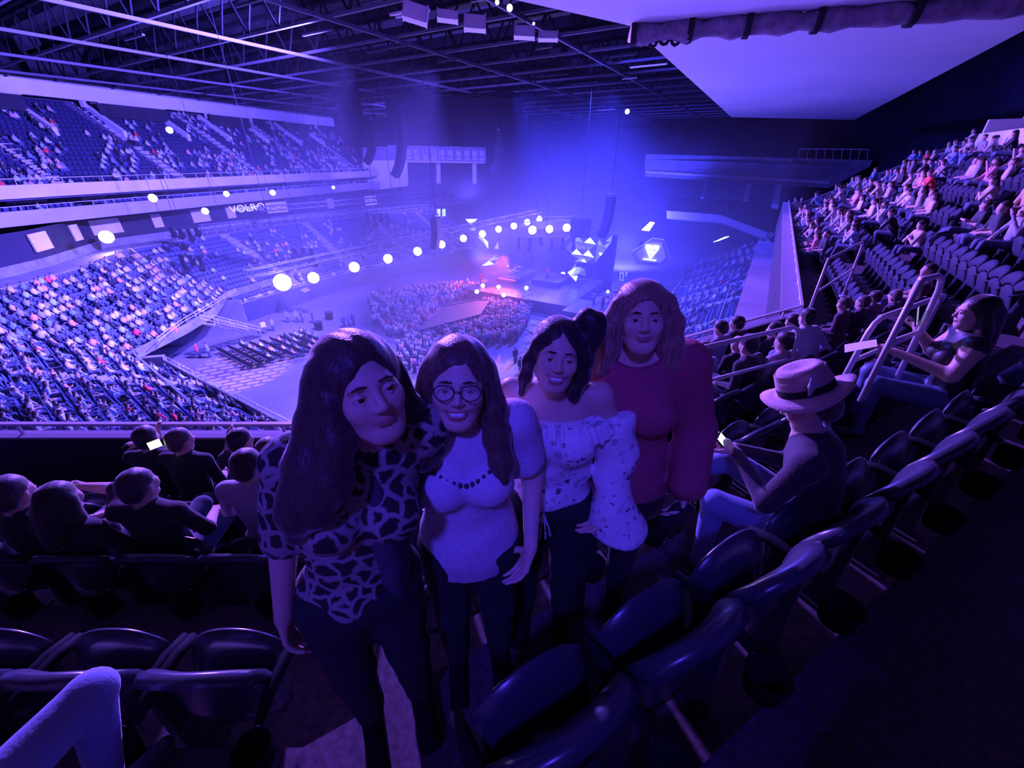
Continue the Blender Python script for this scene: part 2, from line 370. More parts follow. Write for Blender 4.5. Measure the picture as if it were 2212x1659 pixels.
for i, s in enumerate((12,19,27,34,38,43,48,52,57,62)):
    p, t = along(wp_, s*1.2); w = (2.6,1.2,3.4,1.4)[i%4]
    o = MB().box((0,0,0),(w,.15,1.7)).build('wall_panel', 'fascia'); o.location = (p[0],p[1],11.2); o.rotation_euler.z = math.atan2(t.y,t.x); o['kind'] = 'structure'
# pale duct beam along the top of the far deck
LUb = offset_path(LU, 13.4)
strip('beam_upper', LUb, [(0,25.4),(0,27.0),(.3,27.25),(1.2,27.25),(1.2,25.4)], 'white_panel', 'pale beam along the top of the far upper deck')
strip('beam_upper_ledge', LUb, [(-.5,27.3),(-.5,27.45),(1.3,27.45),(1.3,27.3)], 'steel_dark')
for s in range(6, 112, 9):
    p, t = along(offset_path(LU, 13.9), s); MB().box((p[0],p[1],25.3),(.5,.5,1.3)).build('column', 'fascia')['kind'] = 'structure'

# vomitory portals with pale side walls in the far upper deck
for s_, w_ in ((62,7.5),(46,9.0),(30,8.0),(78,7.0),(14,7.0)):
    p_, t_ = along(LU, s_); n_ = Vector((t_.y,-t_.x)); e_ = math.atan2(t_.y,t_.x)
    def dk(s__, d): q = along(LU, s__)[0]; return Vector((q[0]+n_.x*d, q[1]+n_.y*d))
    for q_ in (-.5,.5):
        c0, c1 = dk(s_+q_*w_, 9.0), dk(s_+q_*w_, 14.5); tt = Vector((t_.x,t_.y,0))*.25
        b_ = [Vector((c0.x,c0.y,20.2)), Vector((c1.x,c1.y,20.2)), Vector((c1.x,c1.y,25.2)), Vector((c0.x,c0.y,21.9))]
        MB().hexa([v-tt for v in b_], [v+tt for v in b_]).build('wall_portal', 'white_panel')['kind'] = 'structure'
    c = dk(s_, 12.2); MB().box((c.x,c.y,24.4),(w_,.3,1.7),e_).build('wall_portal_back', 'dark_wall')['kind'] = 'structure'
    c = dk(s_, 11.9); MB().box((c.x,c.y,25.2),(w_,.12,.10),e_).build('trim_portal', 'fascia')['kind'] = 'structure'

# --- roof: deck, trusses, purlins
rd = MB().prism([(-110,-10),(120,-10),(120,170),(-110,170)], 33, 33.4).build('ceiling', 'roof_deck'); tag(rd, 'dark roof deck over the arena', kind='structure')
ZT = 27.0
def rp(u, n, z): return Vector((U.x*u+N.x*n, U.y*u+N.y*n, z))
for i, n in enumerate((-75.9,-64.2,-52.5,-40.8,-29.2,-17.5)):
    mb = MB(); mb.bar(rp(8,n,ZT), rp(128,n,ZT), .2, .22); mb.build('purlin', 'steel', rd)
for i in range(19):
    u = 13.1+6.2*i; t = MB(); n0, n1 = -86, -4
    t.bar(rp(u,n0,ZT+.2), rp(u,n1,ZT+.2), .22, .18); t.build('truss_chord', 'steel', rd)
    w = MB(); k = 0; n = n0
    while n < n1-1:
        w.bar(rp(u,n,ZT+.2), rp(u,n+2.0,ZT+3.4), .12); w.bar(rp(u,n+2.0,ZT+3.4), rp(u,n+3.9,ZT+.2), .12); n += 3.9
    w.bar(rp(u,n0,ZT+3.4), rp(u,n1,ZT+3.4), .35, .3)
    w.build('truss_web', 'black', rd)
    b = MB(); b.bar(rp(u+3.1,n0,31.6), rp(u+3.1,n1,31.6), 1.3, 1.2); b.build('roof_duct', 'steel_dark', rd)
rr = random.Random(12)
for i in range(60):                                        # strip lights and cable trays under the roof
    n = rr.uniform(-80,-10); u = 20+6.2*rr.randrange(14)+rr.uniform(-.3,.3); L = rr.uniform(1,4.5)
    MB().bar(rp(u,n,ZT-.25), rp(u,n+L,ZT-.25), .18,.12).build('cable_tray', 'fascia' if i%6 == 0 else 'steel_dark', rd)

# --- far end: dark hall behind the stage, banner walls, pillars
hall = MB(); hp = [atr(640,300,150), atr(900,300,135), atr(1300,300,135), atr(1750,300,125), atr(2080,300,100), atr(2212,300,80)]
hall = MB()
for a, b in zip(hp, hp[1:]): hall.hexa([(a.x,a.y,0),(b.x,b.y,0),(b.x*1.01,b.y*1.01,0),(a.x*1.01,a.y*1.01,0)], [(a.x,a.y,33),(b.x,b.y,33),(b.x*1.01,b.y*1.01,33),(a.x*1.01,a.y*1.01,33)])
tag(hall.build('wall_far', 'dark_wall'), kind='structure')
slab_from_px('wall_banner_left', [(783,347),(1048,351),(1048,318),(783,312)], 112, 'grey_wall', 1.0)
slab_from_px('wall_corner_white', [(798,412),(882,402),(880,347),(783,346)], 110, 'white_panel', 1.0)
slab_from_px('trim_banner_left', [(783,349),(1048,353),(1048,349.5),(783,345.5)], 111.6, 'fascia', .4)
for i, x in enumerate((948,1026)): slab_from_px('pillar', [(x-5,396),(x+4,397),(x+3,351),(x-6,351)], 113, 'fascia', 1.2)
slab_from_px('wall_banner_right', [(1395,371),(1712,389),(1795,394),(1885,346),(1720,341),(1395,333)], [107,107,107,107,107,107], 'grey_wall', 1.0)
slab_from_px('trim_banner_right', [(1395,374),(1792,398),(1795,392),(1395,369)], 106.6, 'fascia', .4)
for x0, x1, yb in ((1512,1518,433),(1602,1613,440),(1664,1679,458)):
    o = slab_from_px('pillar', [(x0,yb),(x1,yb),(x1+12,388),(x0+14,386)], 107.5, 'fascia', 1.4)
for i in range(9):
    x = 1724+i*18.5
    slab_from_px('rail_post', [(x,342+i*.4),(x+1.2,342+i*.4),(x+4.2,322),(x+3,322)], 106, 'rail', .06)
slab_from_px('rail_bar', [(1728,322.5),(1876,323.5),(1876,321.7),(1728,320.7)], 106, 'rail', .06)
slab_from_px('wall_club_right', [(1440,470),(1560,480),(1660,520),(1660,503),(1556,464),(1440,455)], 88, 'fascia', 1.0)
slab_from_px('floor_club_right', [(1440,456),(1556,465),(1662,503),(1690,455),(1610,435),(1440,425)], [88,88,88,104,106,106], 'dark_wall', .3)
slab_from_px('wall_club_end', [(1656,548),(1682,560),(1690,498),(1660,504)], 86, 'grey_wall', .6)

# ================================================================== BODIES: smooth implicit surfaces meshed with surface nets
def V3(p): return np.array(p, dtype=np.float64)
def unit(v): v = V3(v); return v/max(1e-9, np.linalg.norm(v))
def frame(up, right):
    """3x3 whose columns are right, back (+y when facing -y), up"""
    u = unit(up); r = V3(right); r = unit(r-u*r.dot(u)); b = np.cross(u, r); return np.column_stack([r, b, u])
def axis_pts(lo, hi, h, fines):
    xs = [lo]
    while xs[-1] < hi:
        x = xs[-1]; st = h
        for a, b, hf in fines:
            if a-h*.5 <= x < b: st = min(st, hf)
            elif x < a < x+st: st = max(a-x, hf)
        xs.append(x+st)
    return np.array(xs)
class Blob:
    def __init__(s): s.P = []
    def _add(s, fn, lo, hi, k, c, op): s.P.append((fn, V3(lo)-k-.012, V3(hi)+k+.012, k, c, op)); return s
    def cone(s, a, b, ra, rb, k=.02, c=0, op='add', sq=None):
        a, b = V3(a), V3(b); ba = b-a; L2 = max(1e-9, ba.dot(ba)); w = None
        if sq is not None: w = unit(sq[0]); sc = sq[1]
        def fn(X, Y, Z):
            px, py, pz = X-a[0], Y-a[1], Z-a[2]
            h = np.clip((px*ba[0]+py*ba[1]+pz*ba[2])/L2, 0, 1)
            qx, qy, qz = px-h*ba[0], py-h*ba[1], pz-h*ba[2]
            if w is not None:
                g = (qx*w[0]+qy*w[1]+qz*w[2])*(1/sc-1); qx, qy, qz = qx+g*w[0], qy+g*w[1], qz+g*w[2]
            return np.sqrt(qx*qx+qy*qy+qz*qz)-(ra+(rb-ra)*h)
        m = max(ra, rb)*(max(1, sq[1]) if sq else 1)
        return s._add(fn, np.minimum(a, b)-m, np.maximum(a, b)+m, k, c, op)
    def chain(s, pts, rs, k=.02, c=0, op='add', sq=None):
        for i in range(len(pts)-1): s.cone(pts[i], pts[i+1], rs[i], rs[i+1], k, c, op, sq)
        return s
    def ell(s, ctr, rad, rot=None, k=.02, c=0, op='add'):
        ctr, rad = V3(ctr), V3(rad); Rm = np.eye(3) if rot is None else rot
        def fn(X, Y, Z):
            px, py, pz = X-ctr[0], Y-ctr[1], Z-ctr[2]
            q = [(px*Rm[0,i]+py*Rm[1,i]+pz*Rm[2,i])/rad[i] for i in range(3)]
            k0 = np.sqrt(q[0]**2+q[1]**2+q[2]**2); k1 = np.sqrt((q[0]/rad[0])**2+(q[1]/rad[1])**2+(q[2]/rad[2])**2)
            return k0*(k0-1)/np.maximum(k1, 1e-6)
        ext = np.sqrt(((Rm*rad)**2).sum(1))
        return s._add(fn, ctr-ext, ctr+ext, k, c, op)
    def box(s, ctr, half, rot=None, r=.01, k=.01, c=0, op='add'):
        ctr, half = V3(ctr), V3(half)-r; Rm = np.eye(3) if rot is None else rot
        def fn(X, Y, Z):
            px, py, pz = X-ctr[0], Y-ctr[1], Z-ctr[2]
            q = [np.abs(px*Rm[0,i]+py*Rm[1,i]+pz*Rm[2,i])-half[i] for i in range(3)]
            return np.sqrt(sum(np.maximum(t, 0)**2 for t in q))+np.minimum(np.maximum(np.maximum(q[0], q[1]), q[2]), 0)-r
        ext = np.abs(Rm*(half+r)).sum(1)
        return s._add(fn, ctr-ext, ctr+ext, k, c, op)
    def half(s, pt, nrm, k=.01):                      # cut away everything on the side the normal points to
        pt, n = V3(pt), unit(nrm)
        def fn(X, Y, Z): return -((X-pt[0])*n[0]+(Y-pt[1])*n[1]+(Z-pt[2])*n[2])
        s.P.append((fn, V3((-99,)*3), V3((99,)*3), k, 0, 'sub')); return s
    def warp(s, fn): s.P.append((fn, V3((-99,)*3), V3((99,)*3), 0, 0, 'warp')); return s
    def mesh(s, h=.01, fine=(), colors=None, colfn=None):
        adds = [p for p in s.P if p[5] == 'add']
        lo = np.min([p[1] for p in adds], 0)-h; hi = np.max([p[2] for p in adds], 0)+h
        ax = [axis_pts(lo[i], hi[i], h, [(f[0][i], f[1][i], f[2]) for f in fine]) for i in range(3)]
        F = np.full([len(a) for a in ax], 9.0, np.float32)
        for fn, plo, phi, k, c, op in s.P:
            sl = [slice(max(0, np.searchsorted(ax[i], plo[i])-1), min(len(ax[i]), np.searchsorted(ax[i], phi[i])+1)) for i in range(3)]
            if any(q.stop <= q.start for q in sl): continue
            X, Y, Z = ax[0][sl[0]][:,None,None], ax[1][sl[1]][None,:,None], ax[2][sl[2]][None,None,:]
            G = F[tuple(sl)]
            if op == 'warp': G += fn(X, Y, Z).astype(np.float32); continue
            D = fn(X, Y, Z).astype(np.float32)
            if op == 'sub': D = -D; hh = np.maximum(k-np.abs(G-D), 0)/max(k, 1e-6); F[tuple(sl)] = np.maximum(G, D)+hh*hh*k*.25
            else: hh = np.maximum(k-np.abs(G-D), 0)/max(k, 1e-6); F[tuple(sl)] = np.minimum(G, D)-hh*hh*k*.25
        v, q = surface_nets(F, ax)
        if colfn is not None: C = colfn(v)
        elif colors is not None:
            best = np.full(len(v), 9.0); ci = np.zeros(len(v), int)
            for fn, plo, phi, k, c, op in adds:
                d = fn(v[:,0], v[:,1], v[:,2]); m = d < best; best[m] = d[m]; ci[m] = c
            C = np.asarray(colors, float)[ci]
        else: C = None
        return v, q, C
def surface_nets(F, ax):
    S = F < 0
    c = S[:-1,:-1,:-1].astype(np.int8); tot = np.zeros_like(c)
    for i in (0,1):
        for j in (0,1):
            for k in (0,1): tot += S[i:S.shape[0]-1+i, j:S.shape[1]-1+j, k:S.shape[2]-1+k]
    act = np.argwhere((tot > 0) & (tot < 8))
    idx = np.full(tot.shape, -1, np.int64); idx[act[:,0], act[:,1], act[:,2]] = np.arange(len(act))
    pos = np.zeros((len(act), 3)); cnt = np.zeros(len(act))
    cor = [(i,j,k) for i in (0,1) for j in (0,1) for k in (0,1)]
    val = {o: F[act[:,0]+o[0], act[:,1]+o[1], act[:,2]+o[2]] for o in cor}
    pt = {o: np.column_stack([ax[t][act[:,t]+o[t]] for t in range(3)]) for o in cor}
    for a in cor:
        for d in range(3):
            if a[d] == 0:
                b = list(a); b[d] = 1; b = tuple(b); m = (val[a] < 0) != (val[b] < 0)
                t = (val[a][m]/(val[a][m]-val[b][m]))[:,None]
                pos[m] += pt[a][m]*(1-t)+pt[b][m]*t; cnt[m] += 1
    pos /= np.maximum(cnt, 1)[:,None]
    Q = []
    for d in range(3):
        e1, e2 = (d+1) % 3, (d+2) % 3
        lo = [slice(None)]*3; hi = [slice(None)]*3; lo[d] = slice(0, -1); hi[d] = slice(1, None)
        s0, s1 = S[tuple(lo)], S[tuple(hi)]
        e = np.argwhere(s0 != s1)
        ok = (e[:,e1] > 0) & (e[:,e2] > 0) & (e[:,e1] < S.shape[e1]-1) & (e[:,e2] < S.shape[e2]-1); e = e[ok]
        if not len(e): continue
        flip = s0[e[:,0], e[:,1], e[:,2]]
        def g(o1, o2):
            q = e.copy(); q[:,e1] -= o1; q[:,e2] -= o2; return idx[q[:,0], q[:,1], q[:,2]]
        quad = np.column_stack([g(1,1), g(0,1), g(0,0), g(1,0)])
        quad[~flip] = quad[~flip][:,::-1]; Q.append(quad)
    Q = np.concatenate(Q); return pos, Q[(Q >= 0).all(1)]
def np_mesh(name, v, q, C=None, smooth=True):
    me = bpy.data.meshes.new(name); me.vertices.add(len(v)); me.vertices.foreach_set('co', np.asarray(v, np.float32).ravel())
    me.loops.add(q.size); me.loops.foreach_set('vertex_index', q.astype(np.int32).ravel())
    me.polygons.add(len(q)); me.polygons.foreach_set('loop_start', np.arange(0, q.size, q.shape[1], dtype=np.int32))
    if smooth: me.polygons.foreach_set('use_smooth', np.ones(len(q), bool))
    me.update(calc_edges=True); me.validate()
    if C is not None:
        at = me.color_attributes.new('Col', 'FLOAT_COLOR', 'POINT'); C = np.asarray(C, np.float32)
        if C.shape[1] == 3: C = np.column_stack([C, np.ones(len(C), np.float32)])
        at.data.foreach_set('color', C.ravel())
    return me
def blob_obj(name, B, m, parent=None, h=.01, fine=(), colors=None, colfn=None):
    v, q, C = B.mesh(h, fine, colors, colfn); return link_mesh(name, np_mesh(name, v, q, C), m, parent)

# ---- anatomy
def loc(c, Rm, p): return V3(c)+Rm @ V3(p)
def head(B, c, Rm, s=1.0, detail=True, k=.02, smile=0, female=True, cs=0, cl=None):
    """face towards -y of the head frame; c is the point between the eyes' level and the ears"""
    L = lambda *p: loc(c, Rm, V3(p)*s)
    E = lambda p, r, kk=k, op='add', col=cs: B.ell(L(*p), V3(r)*s, Rm, kk*s, col, op)
    E((0,.018,.032), (.074,.093,.087)); E((0,-.020,-.030), (.060,.066,.084), .03)
    B.cone(L(0,-.036,-.080), L(0,-.058,-.098), .030*s, .017*s if female else .021*s, .03*s, cs)
    for q in (-1,1):
        B.cone(L(q*.050,.012,-.045), L(q*.020,-.052,-.092), .022*s, .018*s, .03*s, cs)
        E((q*.036,-.058,-.024), (.024,.020,.024), .03)
        E((q*.076,.014,-.008), (.008,.017,.030), .008)
    if not detail:
        B.cone(L(0,-.080,.006), L(0,-.100,-.026), .008*s, .013*s, .012*s, cs); return B
    E((0,-.074,.022), (.048,.010,.010), .018)
    for q in (-1,1): E((q*.031,-.092,.004), (.018,.014,.0105), .016, 'sub')
    B.cone(L(0,-.080,.014), L(0,-.101,-.024), .0062*s, .0098*s, .012*s, cs)
    for q in (-1,1): E((q*.0105,-.092,-.0295), (.0078,.009,.0062), .006)
    c_l = cs if cl is None else cl
    wi = .023+.008*smile; op = .0075*max(0, smile-.6)/.4; cz = -.0590+.0075*smile
    for q in (-1,1):
        B.chain([L(0,-.0868,-.0550+op*.25), L(q*wi*.55,-.0848,-.0548+op*.25), L(q*wi,-.0755,cz)], [.0036*s,.0034*s,.0016*s], .004*s, c_l)
        B.chain([L(0,-.0850,-.0645-op), L(q*wi*.55,-.0830,-.0635-op*.8), L(q*wi*.95,-.0755,cz)], [.0044*s,.0038*s,.0016*s], .004*s, c_l)
    for q in (-1,1):                                   # lids
        B.chain([L(q*.017,-.0790,.003), L(q*.031,-.0855,.0098), L(q*.046,-.0760,.004)], [.0028*s,.0046*s,.0026*s], .004*s, cs)
        B.chain([L(q*.018,-.0790,.000), L(q*.031,-.0835,-.0062), L(q*.045,-.0760,.001)], [.0022*s,.0026*s,.0022*s], .004*s, cs)
    return B
def eyes(c, Rm, s, parent, brow=(.06,.035,.025), smile=0, teeth=False):
    for q in (-1,1):
        mb = MB(); bm = bmesh.new(); bmesh.ops.create_uvsphere(bm, u_segments=16, v_segments=12, radius=.0122*s)
        me = bpy.data.meshes.new('eye'); bm.to_mesh(me); bm.free(); me.polygons.foreach_set('use_smooth', [True]*len(me.polygons))
        o = link_mesh('eye', me, 'eyeball', parent); p = loc(c, Rm, V3((q*.031,-.0735,.0025))*s); o.location = p
        o.rotation_euler = Matrix(Rm.tolist()).to_euler()
        B = Blob(); L = lambda *t: loc(c, Rm, V3(t)*s)
        B.chain([L(q*.014,-.0865,.0245), L(q*.031,-.0880,.0280), L(q*.050,-.0745,.0215)], [.0028*s,.0032*s,.0016*s], .003*s, 0)
        blob_obj('eyebrow', B, 'hair', parent, .003, colors=[brow])
    if teeth:
        B = Blob(); L = lambda *t: loc(c, Rm, V3(t)*s)
        B.chain([L(-.022,-.0770,-.0565), L(-.010,-.0850,-.0615), L(.010,-.0850,-.0615), L(.022,-.0770,-.0565)], [.0035*s,.0058*s,.0058*s,.0035*s], .002, 0)
        blob_obj('teeth', B, 'cloth', parent, .0022, colors=[(.85,.8,.78)])
def hand(B, w, d, nrm, side, s=1.0, curl=.35, c=0, thumb=.5, curls=None):
    """w wrist, d direction of the fingers, nrm normal on the back of the hand, side +1 if the thumb lies towards +cross(d, nrm)"""
    d = unit(d); n = unit(V3(nrm)-d*V3(nrm).dot(d)); t = np.cross(d, n)*side; w = V3(w)
    B.cone(w-d*.02*s, w+d*.03*s, .021*s, .024*s, .012*s, c, sq=(n, .72))
    for i, o in enumerate((.027,.009,-.009,-.026)):
        B.cone(w+d*.02*s+t*o*.55*s, w+d*(.086-.006*abs(i-1.3))*s+t*o*s, .0135*s, .0108*s, .011*s, c, sq=(n, .85))
    LEN = ((.042,.025,.020),(.046,.029,.021),(.043,.027,.021),(.034,.020,.018))
    for i, o in enumerate((.027,.009,-.009,-.026)):
        p = w+d*(.086-.006*abs(i-1.3))*s+t*o*s; a = 0; cu = curls[i] if curls else curl*(1+.12*i)
        pts = [p]; 
        for j, L in enumerate(LEN[i]):
            a += cu*(1.0 if j == 0 else 1.15); dd = d*math.cos(a)-n*math.sin(a)+t*(.05*(1.5-i)*.5); p = p+unit(dd)*L*s; pts.append(p)
        B.chain(pts, [.0092*s,.0084*s,.0076*s,.0062*s], .004*s, c)
    p = w+d*.022*s+t*.020*s; dd = unit(d*.62+t*.72-n*.35*thumb); pts = [p]
    for L, rr_ in ((.044,0),(.032,.25),(.026,.35)):
        dd = unit(dd+d*rr_*.6-n*rr_*thumb); p = p+dd*L*s; pts.append(p)
    B.chain(pts, [.0150*s,.0112*s,.0096*s,.0072*s], .009*s, c)
    return B
def torso(B, J, f=1.0, female=True, k=.05, c=0, grow=0):
    """pelvis, waist, rib cage and shoulders along J['hip'] -> J['neck']"""
    hip, neck, sl, sr = V3(J['hip']), V3(J['neck']), V3(J['sl']), V3(J['sr'])
    Rm = frame(neck-hip, sl-sr); L = np.linalg.norm(neck-hip); P = lambda x, y, z: hip+Rm @ V3((x*f, y*f, z*L))
    Rh = frame(neck-hip, V3(J['hl'])-V3(J['hr'])) if 'hl' in J else Rm
    g = grow
    B.ell(P(0,.01,.0), (.160*f+g,.112*f+g,.105+g), Rh, k, c)
    B.ell(P(0,.0,.30), (.124*f+g,.090*f+g,.15+g), Rm, k, c)
    B.ell(P(0,.01,.62), (.142*f+g,.100*f+g,.17+g), Rm, k, c)
    B.ell(P(0,.015,.84), (.150*f+g,.085*f+g,.075+g), Rm, k, c)
    if female:
        for q in (-1,1): B.ell(P(q*.070,-.085,.635), (.060*f+g,.055*f+g,.062*f+g), Rm, .03, c)
    for S in (sl, sr): B.cone(neck-Rm[:,2]*.02, S, .050*f+g*.6, .048*f+g, k*.8, c)
    return Rm
def limb(B, a, b, c_, ra, rb, rc, k=.03, c=0):
    B.cone(a, b, ra, rb, k, c); B.cone(b, c_, rb, rc, k, c)

# ================================================================== SEATS
def grid_shell(name, front, back, m, parent=None):
    """closed smooth shell between two equally sized point grids [rows][cols]"""
    nr, nc = len(front), len(front[0]); mb = MB(); mb.v = [tuple(p) for r in front for p in r]+[tuple(p) for r in back for p in r]
    o = nr*nc; I = lambda i, j: i*nc+j
    for i in range(nr-1):
        for j in range(nc-1):
            mb.f.append((I(i,j), I(i,j+1), I(i+1,j+1), I(i+1,j))); mb.f.append((o+I(i+1,j), o+I(i+1,j+1), o+I(i,j+1), o+I(i,j)))
    for i in range(nr-1):
        mb.f.append((I(i+1,0), o+I(i+1,0), o+I(i,0), I(i,0))); mb.f.append((I(i,nc-1), o+I(i,nc-1), o+I(i+1,nc-1), I(i+1,nc-1)))
    for j in range(nc-1):
        mb.f.append((I(0,j), o+I(0,j), o+I(0,j+1), I(0,j+1))); mb.f.append((I(nr-1,j+1), o+I(nr-1,j+1), o+I(nr-1,j), I(nr-1,j)))
    return mb.mesh(name, True)
def seat_meshes():
    fr, bk = [], []
    for i in range(10):
        v = i/9; fr.append([]); bk.append([])
        for j in range(13):
            u = -1+j/6; w = .238-.02*v*v; top = .480-.085*abs(u)**2.6
            z = .40+top*v; y = -.035*v+.045*u*u+.02*math.sin(v*3.1); lip = max(0, v-.72)/.28
            fr[-1].append((w*u, y+.022-.040*lip*lip, z)); bk[-1].append((w*u*(1+.02*lip), y-.022-.040*lip, z-.02*lip))
    back = grid_shell('backrest', fr, bk, None)
    fr, bk = [], []
    for i in range(9):                                 # tipped-up pan with its rounded front edge on top
        v = i/8; fr.append([]); bk.append([])
        for j in range(13):
            u = -1+j/6; w = .215; top = .40-.10*abs(u)**2.4
            z = .335+top*v; y = .10+.095*v; th = .040*math.sqrt(max(.02, 1-(2*v-1)**4))*math.sqrt(max(.05, 1-abs(u)**5))
            fr[-1].append((w*u, y+th, z)); bk[-1].append((w*u, y-th, z))
    pan = grid_shell('seat_pan', fr, bk, None)
    arm = MB(); pts = [(0,-.10,.60),(0,-.02,.625),(0,.14,.625),(0,.24,.60)]
    arm.tube(pts, [.018,.026,.026,.02], 8); arm = arm.mesh('armrest', True)
    st = MB(); st.hexa([(-.02,-.06,0),(.02,-.06,0),(.02,.16,0),(-.02,.16,0)], [(-.014,-.02,.61),(.014,-.02,.61),(.014,.10,.61),(-.014,.10,.61)]); st.box((0,.05,.012),(.10,.30,.024)); st = st.mesh('standard')
    cup = MB(); n = 16
    rings = [(.050,.47),(.060,.475),(.070,.56),(.074,.575),(.064,.575),(.056,.49),(.001,.485)]
    for r_, z in rings:
        for k in range(n): cup.v.append((r_*math.cos(2*math.pi*k/n), -.165+r_*math.sin(2*math.pi*k/n), z))
    for i in range(len(rings)-1):
        for k in range(n): a, b = i*n+k, i*n+(k+1)%n; cup.f.append((a, b, b+n, a+n))
    cup.f.append(tuple(range(n))[::-1]); cup = cup.mesh('cup_holder', True)
    bolt = MB().cyl((0,-.095,.60), .009, .014, 8, axis=(0,1,0)).mesh('bolt')
    for me, m in ((back,'seat'),(pan,'seat'),(arm,'black'),(st,'steel_dark'),(cup,'black'),(bolt,'rail')): me.materials.append(M[m])
    return [('backrest',back,0),('seat_pan',pan,0),('armrest',arm,-.245),('armrest',arm,.245),('standard',st,-.245),('cup_holder',cup,.245),('bolt',bolt,.245)]
SEATM = seat_meshes()
mid = MB()
for nm_, me_, x_ in SEATM:
    if nm_ in ('backrest','seat_pan','standard','armrest'): mid.add([(v.co.x+x_,v.co.y,v.co.z) for v in me_.vertices], [tuple(q.vertices) for q in me_.polygons])
mid_me = mid.mesh('stadium_seat', True); mid_me.materials.append(M['seat_mid'])
def far_seat_template():
    mb = MB()
    mb.hexa([(-.24,0,.36),(.24,0,.36),(.24,.07,.36),(-.24,.07,.36)], [(-.24,-.10,.84),(.24,-.10,.84),(.24,-.05,.84),(-.24,-.05,.84)])
    mb.hexa([(-.22,.07,.36),(.22,.07,.36),(.22,.17,.36),(-.22,.17,.36)], [(-.20,.13,.68),(.20,.13,.68),(.20,.20,.66),(-.20,.20,.66)]); return mb
def merge_instances(name, mb, inst, m, cols=None, tcol=None, smooth=False):
    """one mesh from many copies of a template: inst rows = x, y, z, angle, scale"""
    v = np.array(mb.v); inst = np.array(inst, float); n = len(v)
    ca, sa = np.cos(inst[:,3]), np.sin(inst[:,3]); s = inst[:,4]
    X = (v[None,:,0]*ca[:,None]-v[None,:,1]*sa[:,None])*s[:,None]+inst[:,0:1]
    Y = (v[None,:,0]*sa[:,None]+v[None,:,1]*ca[:,None])*s[:,None]+inst[:,1:2]
    Z = v[None,:,2]*s[:,None]+inst[:,2:3]
    V = np.stack([X,Y,Z], 2).reshape(-1,3)
    me = bpy.data.meshes.new(name); me.vertices.add(len(V)); me.vertices.foreach_set('co', V.astype(np.float32).ravel())
    fl_ = [i for f in mb.f for i in f]; ln = [len(f) for f in mb.f]; L = np.array(fl_)
    loops = (L[None,:]+(np.arange(len(inst))*n)[:,None]).ravel(); me.loops.add(len(loops)); me.loops.foreach_set('vertex_index', loops.astype(np.int32))
    lens = np.tile(np.array(ln), len(inst)); st = np.concatenate([[0], np.cumsum(lens)[:-1]])
    me.polygons.add(len(lens)); me.polygons.foreach_set('loop_start', st.astype(np.int32)); me.update(calc_edges=True)
    if smooth: me.polygons.foreach_set('use_smooth', np.ones(len(lens), bool))
    if cols is not None:
        at = me.color_attributes.new('Col', 'FLOAT_COLOR', 'POINT'); T = np.array(tcol); C = np.repeat(T[None], len(inst), 0)     # template colour, alpha 0 = takes the instance colour
        a = C[:,:,3:4]; C = np.concatenate([C[:,:,:3]*a+np.array(cols)[:,None,:]*(1-a), np.ones_like(a)], 2); at.data.foreach_set('color', C.astype(np.float32).ravel())
    return link_mesh(name, me, m)

# ------------------------------------------------------------------ where the seats are
D2 = Vector((.8745, .4850)); N2 = Vector((-.4850, .8745))           # along / towards the arena on the bend section
seats = []                                                          # dict(p, ang, stand, row, idx)
def add_seat(x, y, z, fx, fy, stand, row, idx): seats.append(dict(p=Vector((x,y,z)), ang=math.atan2(fy,fx)-math.pi/2, f=Vector((fx,fy)), stand=stand, row=row, idx=idx))
for k in range(0, 3):
    for i in range(12): add_seat(-1.25-.53*i, 3.75-row_back(k), row_z(k), 0, 1, 'left', k, i)
for k in range(0, 7):
    c = 4.16-row_back(k)
    pend = 8.9+ (row_back(k))*.28
    i = 0
    while .37+.49*i < pend-.6:
        p = .37+.49*i
        if not (k <= 2 and 3.3 < p < 5.0 and False) and not (pend-2.0 < p): q = D2*p+N2*c; add_seat(q.x, q.y, row_z(k), N2.x, N2.y, 'bend', k, i)
        i += 1
A3 = Vector((5.9,7.93)); UX = Vector((U.x,U.y)); NX = Vector((N.x,N.y))
for k in range(0, NROW-1):
    i = 0; s = -row_back(k)*.30+.9
    while s < 26.3:
        blk = (s+1.2) % 7.4
        if blk > 1.1 and not (k in (8,9,10) and 17.5 < s < 22.5):
            q = A3+UX*s+NX*row_back(k); add_seat(q.x, q.y, row_z(k), -N.x, -N.y, 'right', k, i)
        i += 1; s += .52
cnt = {}
def stand_seats(path, stand, k0, k1, zf, bf, pitch, aisle, aw, phase=0, shifts=None, names=None):
    L0 = plen(path)
    for k in range(k0, k1):
        pk = offset_path(path, bf(k)) if shifts is None else offset_var(path, shifts, bf(k))
        done = 0
        for j, (a, b) in enumerate(zip(pk, pk[1:])):
            seg = (b-a).length; l0 = (Vector(path[j+1])-Vector(path[j])).length; n = int(seg/pitch); t = (b-a).normalized()
            for i in range(n):
                s = (i+.5)/n; g = (done+s*l0+phase) % aisle
                if g > aw or (names and names[j] == 'lower_corner'): p = a+(b-a)*s; nm_ = names[j] if names else stand; cnt[(nm_,k)] = cnt.get((nm_,k),-1)+1; add_seat(p.x, p.y, zf(k), -t.y, t.x, nm_, k, cnt[(nm_,k)])
            done += l0
nmU = ['lower_left']*(len(LB_left)-1)+['lower_corner']*(len(LB_cor)-1)+['lower_near']*(len(LB_near)-1)
stand_seats(LB_left, 'lower_left', 0, KC, low_z, low_back, .56, 11.0, 1.3, 5.2)
stand_seats(LB_near, 'lower_near', 0, KC, low_z, low_back, .56, 9.8, 1.2, 0)
stand_seats(LB_up, '', KC, LN-1, low_z, low_back, .56, 11.0, 1.3, 5.2, SH_up, nmU)
